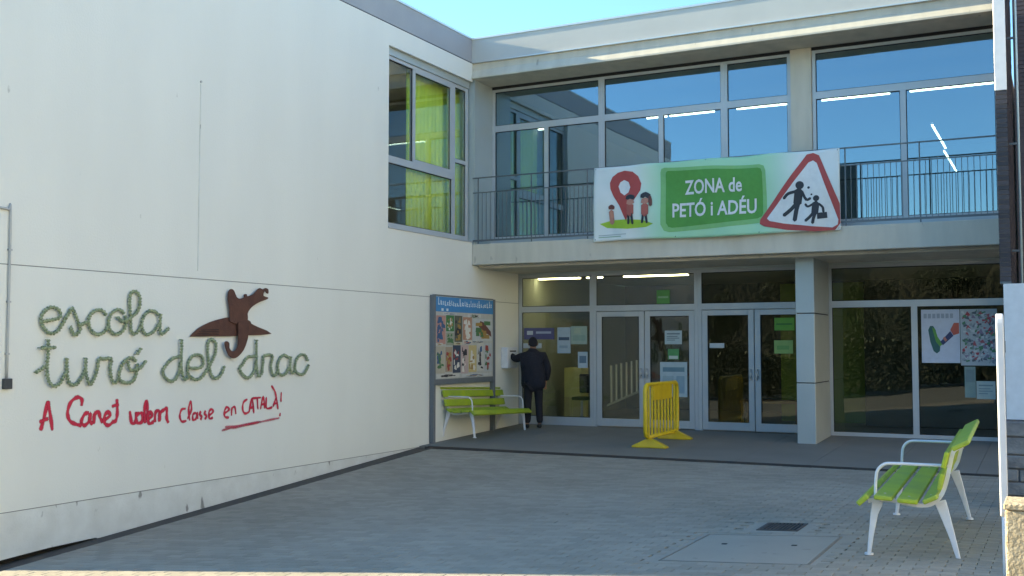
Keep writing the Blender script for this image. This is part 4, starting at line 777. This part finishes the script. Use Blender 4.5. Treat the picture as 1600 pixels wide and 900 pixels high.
# ------------------------------------------------------------------ the person at the letter box
def skinned(name, nodes, edges, mtl, parent, sub=2, root=0):
    off = wloc(parent)
    me = bpy.data.meshes.new(name); me.from_pydata([Vector(n[0])-off for n in nodes], edges, [])
    o = bpy.data.objects.new(name, me); COL.objects.link(o)
    sm = o.modifiers.new('skin','SKIN'); sm.use_smooth_shade = True
    if not me.skin_vertices: me.skin_vertices.new() if hasattr(me.skin_vertices,'new') else None
    for i, n in enumerate(nodes):
        r = n[1] if isinstance(n[1], tuple) else (n[1],n[1])
        sv = me.skin_vertices[0].data[i]; sv.radius = r; sv.use_root = (i == root)
    ss = o.modifiers.new('sub','SUBSURF'); ss.levels = sub; ss.render_levels = sub
    bpy.context.view_layer.update()
    m2 = bpy.data.meshes.new_from_object(o.evaluated_get(bpy.context.evaluated_depsgraph_get()))
    bpy.data.objects.remove(o); m2.materials.clear(); m2.materials.append(mtl)
    m2.polygons.foreach_set('use_smooth', [True]*len(m2.polygons))
    o2 = bpy.data.objects.new(name, m2); COL.objects.link(o2); o2.parent = parent
    return o2
px, py = .66, 1.30; pz = gz(px,py)
pt = thing('person', (px,py,pz), 'person in dark coat, trousers and cap reaching for the white letter box', 'person')
SK = mat('skin',(.34,.19,.13),.55); COAT = mat('navy_coat',(.008,.009,.017),.85,(.016,.017,.028),9,.5,.8,22,dist=.03); TRO = mat('black_trousers',(.010,.010,.016),.85); HAIR = mat('dark_cap',(.012,.012,.018),.8); SHOE = mat('black_shoe',(.012,.012,.012),.5)
# facing the wall and away from us: forward = (-.62,.78); the right-hand side = (.78,.62)
fx, fy = -.55, .835
def Lp(r, f, z): return (px+r*fy+f*fx, py-r*fx+f*fy, pz+z)      # r to the person's right, f forward
# continuous body (neck, head, hands show)
nodes = [(Lp(0,0,.95),(.15,.11)),(Lp(0,.01,1.15),(.14,.10)),(Lp(0,.02,1.36),(.16,.11)),(Lp(0,.02,1.48),(.08,.075)),(Lp(0,.04,1.555),.055),(Lp(0,.06,1.63),(.078,.092)),(Lp(0,.065,1.71),(.075,.09)),(Lp(0,.06,1.755),(.045,.05)),
 (Lp(-.19,.02,1.43),.055),(Lp(-.33,.22,1.36),.045),(Lp(-.40,.40,1.44),.035),(Lp(-.42,.47,1.45),(.03,.018)),
 (Lp(.19,.0,1.43),.055),(Lp(.25,-.02,1.15),.045),(Lp(.25,.08,.92),.035),(Lp(.25,.11,.84),(.03,.018)),
 (Lp(-.10,0,.88),.085),(Lp(-.11,.02,.50),.058),(Lp(-.12,-.02,.10),.042),(Lp(-.12,.10,.04),.035),
 (Lp(.10,0,.88),.085),(Lp(.11,.01,.50),.058),(Lp(.12,-.05,.10),.042),(Lp(.12,.07,.04),.035),
 # fingers and thumbs
 (Lp(-.44,.56,1.47),.0095),(Lp(-.42,.57,1.465),.0095),(Lp(-.40,.565,1.455),.0095),(Lp(-.385,.55,1.445),.009),(Lp(-.46,.50,1.44),.010),
 (Lp(.275,.135,.755),.0095),(Lp(.255,.145,.745),.0095),(Lp(.235,.14,.75),.0095),(Lp(.22,.13,.765),.009),(Lp(.225,.17,.82),.010)]
edges = [(0,1),(1,2),(2,3),(3,4),(4,5),(5,6),(6,7),(2,8),(8,9),(9,10),(10,11),(2,12),(12,13),(13,14),(14,15),(0,16),(16,17),(17,18),(18,19),(0,20),(20,21),(21,22),(22,23)]+[(11,k) for k in range(24,29)]+[(15,k) for k in range(29,34)]
body = skinned('body', nodes, edges, SK, pt)
mb = MB(); c = Vector(Lp(0,.155,1.635)); mb.tube([Vector(Lp(0,.14,1.66)),Vector(Lp(0,.172,1.625)),Vector(Lp(0,.15,1.61))],[.010,.017,.008],8); mb.build('nose', SK, pt, smooth=True)
for s in (-1,1):
    MB().tube([Lp(s*.083,.045,1.675),Lp(s*.093,.035,1.65),Lp(s*.082,.05,1.615)],[.008,.016,.007],8).build('ear', SK, pt, smooth=True)
    MB().tube([Lp(s*.032,.143,1.665),Lp(s*.032,.152,1.665)],[.012,.006],8).build('eye', M['dark'], pt)
MB().tube([Lp(-.025,.150,1.585),Lp(0,.157,1.583),Lp(.025,.150,1.585)],[.004,.008,.004],6).build('mouth', paint('lip',(.25,.09,.07)), pt)
cn = [(Lp(0,-.005,.72),(.28,.20)),(Lp(0,-.005,.92),(.275,.20)),(Lp(0,.0,1.15),(.26,.19)),(Lp(0,.0,1.36),(.235,.17)),(Lp(0,.01,1.48),(.12,.11)),(Lp(0,.03,1.565),(.085,.088)),
 (Lp(-.19,.02,1.41),.10),(Lp(-.33,.22,1.345),.08),(Lp(-.40,.40,1.435),.052),
 (Lp(.20,.0,1.41),.10),(Lp(.285,-.02,1.14),.085),(Lp(.262,.07,.92),.055)]
skinned('coat', cn, [(0,1),(1,2),(2,3),(3,4),(4,5),(3,6),(6,7),(7,8),(3,9),(9,10),(10,11)], COAT, pt)
skinned('trousers', [(Lp(0,0,.90),(.17,.13)),(Lp(-.10,0,.82),.11),(Lp(-.11,.02,.50),.082),(Lp(-.12,-.02,.085),.068),(Lp(.10,0,.82),.11),(Lp(.11,.01,.50),.082),(Lp(.12,-.05,.085),.068)], [(0,1),(1,2),(2,3),(0,4),(4,5),(5,6)], TRO, pt)
for s,f0 in ((-.12,-.02),(.12,-.05)): skinned('shoe', [(Lp(s,f0-.03,.05),(.045,.05)),(Lp(s,f0+.08,.045),(.048,.042)),(Lp(s,f0+.19,.035),(.042,.032))], [(0,1),(1,2)], SHOE, pt)
hv = []; hf = []                                     # knitted cap over the top and back of the head
ns, nr = 18, 7
for i in range(nr+1):
    e = math.pi/2*i/nr*1.12
    for k in range(ns):
        a = 2*math.pi*k/ns; rr = .104*math.sin(e); z = 1.665+.125*math.cos(e)
        back = -math.cos(a); zz = z-(.05 if back > 0 else 0)*back*(i/nr)
        hv.append(Lp(rr*math.sin(a)*.92,.058+rr*math.cos(a)*1.08,zz))
    if i: hf += [((i-1)*ns+k,(i-1)*ns+(k+1)%ns,i*ns+(k+1)%ns,i*ns+k) for k in range(ns)]
o = MB().add(hv,hf).build('cap', HAIR, pt, smooth=True); o.modifiers.new('t','SOLIDIFY').thickness = .008

# ------------------------------------------------------------------ the right-hand side: brick fin, walls, gate
fin = thing('brick_fin_wall', (9.24,-.4,0), 'dark glazed brick fin wall at the right end of the balcony', 'wall')
FX0, FX1, FY0, FY1 = 9.17, 9.31, -1.6, .6
MB().box(FX0+.012,FX1-.012,FY0+.012,FY1,2.47,7.9).build('mortar_core', M['mortar'], fin)
MB().box(FX0,FX1,FY0,FY1,2.44,2.468).build('support_angle', M['rail'], fin)
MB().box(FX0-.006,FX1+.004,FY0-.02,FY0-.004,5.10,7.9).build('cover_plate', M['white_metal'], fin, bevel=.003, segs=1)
br = random.Random(9); bm_ = []
for k in range(5):
    v = MB().box(FX0,FX1,0,.218,0,.056); me = v.mesh('brick', M['brick'], Vector((0,0,0))); me.attributes.new('tone','FLOAT','POINT').data.foreach_set('value',[k/4]*8); bm_.append(me)
rest = []; nc = 72
for r_ in range(nc):
    z = 2.472+r_*.066; y = FY0-(.11 if r_ % 2 else 0); first = True
    while y < FY1-.05:
        ln = .218; y0 = max(y, FY0)
        if first:
            o = bpy.data.objects.new('brick', bm_[br.randrange(5)]); COL.objects.link(o); o.parent = fin
            o.scale = (1,(y+ln-y0)/.218,1); o.location = Vector((br.uniform(-.001,.001),y0+br.uniform(-.002,.001),z))-fin.location; first = False
        else: rest.append((y0,min(y+ln,FY1),z,br.randrange(5)/4))
        y += .228
mb = MB(); tn = []
for y0,y1,z,tv in rest:
    e = br.uniform(-.002,.001); mb.box(FX0-e,FX1+e,y0,y1,z,z+.056); tn += [tv]*8
o = mb.build('bricks', M['brick'], fin); o.data.attributes.new('tone','FLOAT','POINT').data.foreach_set('value', tn); o['kind'] = 'stuff'
nb2 = thing('brick_annex', (12,3,0), 'dark brick annex wall behind the fin wall at the right edge', 'building')
MB().box(9.32,16,1.2,8,0,7.9).build('wall', paint('annex_brick',(.055,.045,.06)), nb2)
mb = MB(); k = 0; z = .05
while z < 7.85:
    mb.box(9.321,12,1.185,1.2,z,z+.056); z += .068
o = mb.build('brick_course', paint('annex_brick2',(.075,.062,.078)), nb2); o['kind'] = 'stuff'
t = thing('downpipe', (9.405,-.9,.1), 'pale blue-white downpipe beside the dark brick fin wall', 'pipe')
MB().tube([(9.43,-1.2,2.3),(9.43,-1.2,7.8)], .017, 10).build('pipe', paint('pale_pipe',(.45,.60,.66),.4), t, smooth=True)
for z in (2.9,4.4,5.9): MB().box(9.313,9.42,-1.215,-1.185,z,z+.03).build('bracket', M['rail'], t)
t = thing('boundary_wall', (10.6,-5.2,0), 'white boundary wall on a grey stone base at the right edge', 'wall')
MB().box(9.372,13,-5.45,-5.2,.84,2.235).build('rendered_panel', paint('bluish_white',(.62,.68,.74)), t)
MB().box(9.33,13,-5.50,-5.18,-.3,.832).build('core', M['mortar'], t)
sr = random.Random(2); z = -.12
while z < .80:
    h = sr.uniform(.13,.2); x = 9.32
    h = min(h,.835-z)
    while x < 10.4:
        w = sr.uniform(.16,.34); e = sr.uniform(0,.02)
        MB().box(x,x+w-.012,-5.52-e,-5.49,z,z+h-.012).build('stone', M['stone'], t, bevel=.012, segs=1); x += w
    z += h
t = thing('roughcast_wall', (10.4,-12.0,0), 'low cream roughcast wall in sunlight at the bottom right', 'wall')
MB().box(9.633,12,-12.02,-11.75,-.3,.83).build('body', M['roughcast'], t, bevel=.01)
MB().box(9.628,12,-12.03,-11.74,.832,.86).build('coping', M['roughcast'], t, bevel=.006)
t = thing('gate_leaf', (9.555,-10.38,.0), 'white sheet-metal gate leaf seen edge-on at the right', 'gate')
def rounded(y0,y1,z0,z1,r):
    out = []
    for cx,cz,a0 in ((y1-r,z1-r,0),(y0+r,z1-r,90),(y0+r,z0+r,180),(y1-r,z0+r,270)):
        for k in range(5): a = R(a0+k*22.5); out.append((cx+r*math.cos(a),cz+r*math.sin(a)))
    return out
Mx = Matrix.Translation((9.556,-10.4,0)) @ Matrix.Rotation(R(2.4),4,'Z')
MB().prism_x(rounded(0,.9,.555,1.795,.06), -.022, .022).xf(Mx).build('leaf', M['white_metal'], t, bevel=.008)
MB().tube([(.0,.86,-.1),(.0,.86,.60)], .02, 10).xf(Mx).build('post', M['white_metal'], t, smooth=True)
for z in (.75,1.55): MB().box(-.03,.03,.90,.94,z,z+.08).xf(Mx).build('hinge', M['rail'], t)

# ------------------------------------------------------------------ trees across the street, seen as reflections in the glass
def tree(x, y, h, seed, label, lm):
    r = random.Random(seed); t = thing('street_tree', (x,y,gz(x,y)), label, 'tree', 'trees across the street'); g0 = gz(x,y)
    mb = MB(); mb.tube(smooth_path([(x,y,g0-.1),(x+r.uniform(-.1,.1),y,g0+h*.2),(x+r.uniform(-.2,.2),y+r.uniform(-.2,.2),g0+h*.45)],4), [.17-.012*i for i in range(9)], 8)
    cl = []
    for k in range(16):
        a = r.uniform(0,6.28); rr = h*.30*math.sqrt(r.random()); zz = g0+h*r.uniform(.38,.95); s = 1-.55*max(0,(zz-g0)/h-.6)/.4
        c = Vector((x+rr*s*math.cos(a),y+rr*s*math.sin(a),zz)); cl.append(c)
        if k < 8: mb.tube([(x,y,g0+h*.3+.02*k),c.lerp(Vector((x,y,zz)),.5)-Vector((0,0,.2)),c], [.06,.04,.015], 6)
    mb.build('trunk', M['bark'], t, smooth=True)
    vs = []; fs = []
    for c in cl:
        R0 = h*r.uniform(.10,.16)
        for q in range(420):
            d = Vector((r.gauss(0,1),r.gauss(0,1),r.gauss(0,.8))).normalized()*R0*(r.random()**.4)
            p = c+d; u = Vector((r.gauss(0,1),r.gauss(0,1),r.gauss(0,.6))).normalized(); w = u.orthogonal().normalized(); s = r.uniform(.035,.075)
            b = len(vs); vs += [tuple(p-u*s),tuple(p+w*s*.5),tuple(p+u*s),tuple(p-w*s*.5)]; fs.append((b,b+1,b+2,b+3))
    MB().add(vs,fs).build('crown', lm, t)
tx = [(-13,-29,5.6),(-8.5,-31,6.2),(-5,-29,5.0),(-1.5,-32,6.6),(2,-29.5,5.4),(5.5,-31,6.0),(9,-29,5.0),(12.5,-31,6.2),(-17,-32,6.4)]
wh = ['farthest left but one','tall and third from the left','small and left of the middle','tallest, in the middle','right of the tallest','bushy, third from the right','small, second from the right','last on the right','last on the left']
for i,(x,y,h) in enumerate(tx): tree(x,y,h,40+i,'green tree reflected in the entrance glass, '+wh[i],M['leaf'] if i % 3 else M['leaf2'])
hg = MB(); 
hr = random.Random(8); vs = []; fs = []
for q in range(30000):
    p = Vector((hr.uniform(-28,20), -27+hr.gauss(0,.55), 0)); p.z = gz(p.x,p.y)+2.3*hr.random()**.8*(1+.15*math.sin(p.x*.9)); u = Vector((hr.gauss(0,1),hr.gauss(0,1),hr.gauss(0,1))).normalized(); w = u.orthogonal().normalized(); s = hr.uniform(.06,.13)
    b = len(vs); vs += [tuple(p-u*s),tuple(p+w*s*.6),tuple(p+u*s),tuple(p-w*s*.6)]; fs.append((b,b+1,b+2,b+3))
o = MB().add(vs,fs).build('hedge', M['leaf2']); tag(o, 'long dark hedge behind the street trees, seen only reflected', 'hedge', None, 'stuff')

def hill_z(x, y):
    d = max(0.0, -31-y); return gz(x,y)-.2+8.2*(1-math.exp(-(d/9)**2))+.5*math.sin(x*.31+y*.17)*min(1,d/9)+.3*math.sin(x*.83)*min(1,d/9)
tag(sheet('hillside', [-120+4*i for i in range(61)], [-120,-90,-70,-60,-54,-50,-47,-44,-42,-40,-38,-36,-34,-32.5,-31], 0, M['hill'], hill_z), kind='structure')

# ------------------------------------------------------------------ added houses out of view, bouncing sunlight onto the shaded white wall
def house(y0, y1, h, c, label, k):
    t = thing('sun_bounce_house', (27,(y0+y1)/2,0), label, 'house', 'unseen houses added to bounce sunlight'); w = paint('house_render_%d'%k, c, .85)
    MB().box(27,36,y0+.004,y1-.004,-.3,h).build('wall', w, t)
    rf = MB().prism_y([(26.6,h+.002),(36.4,h+.002),(31.5,h+2.2)], y0+.002, y1-.002).build('roof', paint('roof_tile',(.36,.16,.09)), t)
    MB().box(32.5,33.2,y0+1.0,y0+1.6,h+.5,h+2.6).build('chimney', w, rf)
    n = 3; st = 3 if h > 9 else 2
    for s in range(st):
        for i in range(n):
            yc = y0+(y1-y0)*(i+.5)/n; z0 = .9+s*2.95
            if s == 0 and i == 1:
                d = MB().box(26.95,26.998,yc-.55,yc+.55,.0,2.2).build('door', paint('house_door',(.12,.07,.04)), t)
                MB().tube([(26.92,yc+.4,1.0),(26.949,yc+.4,1.0)], .03, 8).build('handle', M['coping'], d); continue
            f = MB().box(26.95,26.998,yc-.6,yc-.52,z0,z0+1.4).box(26.95,26.998,yc+.52,yc+.6,z0,z0+1.4).box(26.95,26.998,yc-.52,yc+.52,z0,z0+.08).box(26.95,26.998,yc-.52,yc+.52,z0+1.32,z0+1.4).build('window', M['white_metal'], t)
            MB().box(26.97,26.99,yc-.52,yc+.52,z0+.08,z0+1.32).build('pane', paint('house_glass',(.03,.04,.05),.1), f)
            MB().box(26.85,26.997,yc-.68,yc+.68,z0-.09,z0-.002).build('sill', M['concrete'], f)
for k,(a,b,h,c,l) in enumerate([(-30,-20.5,9.2,(.72,.66,.55),'unseen cream three-storey house added to bounce sunlight, nearest the trees'),(-20.5,-11.5,8.6,(.78,.76,.70),'unseen white two-storey house added to bounce sunlight, second from the trees'),(-11.5,-2,9.8,(.74,.62,.48),'unseen peach three-storey house added to bounce sunlight, opposite the entrance'),(-2,7,8.8,(.78,.75,.68),'unseen white two-storey house added to bounce sunlight, opposite the brick annex'),(7,16,9.4,(.70,.60,.46),'unseen sand-coloured three-storey house added to bounce sunlight, at the far end')]): house(a,b,h,c,l,k)
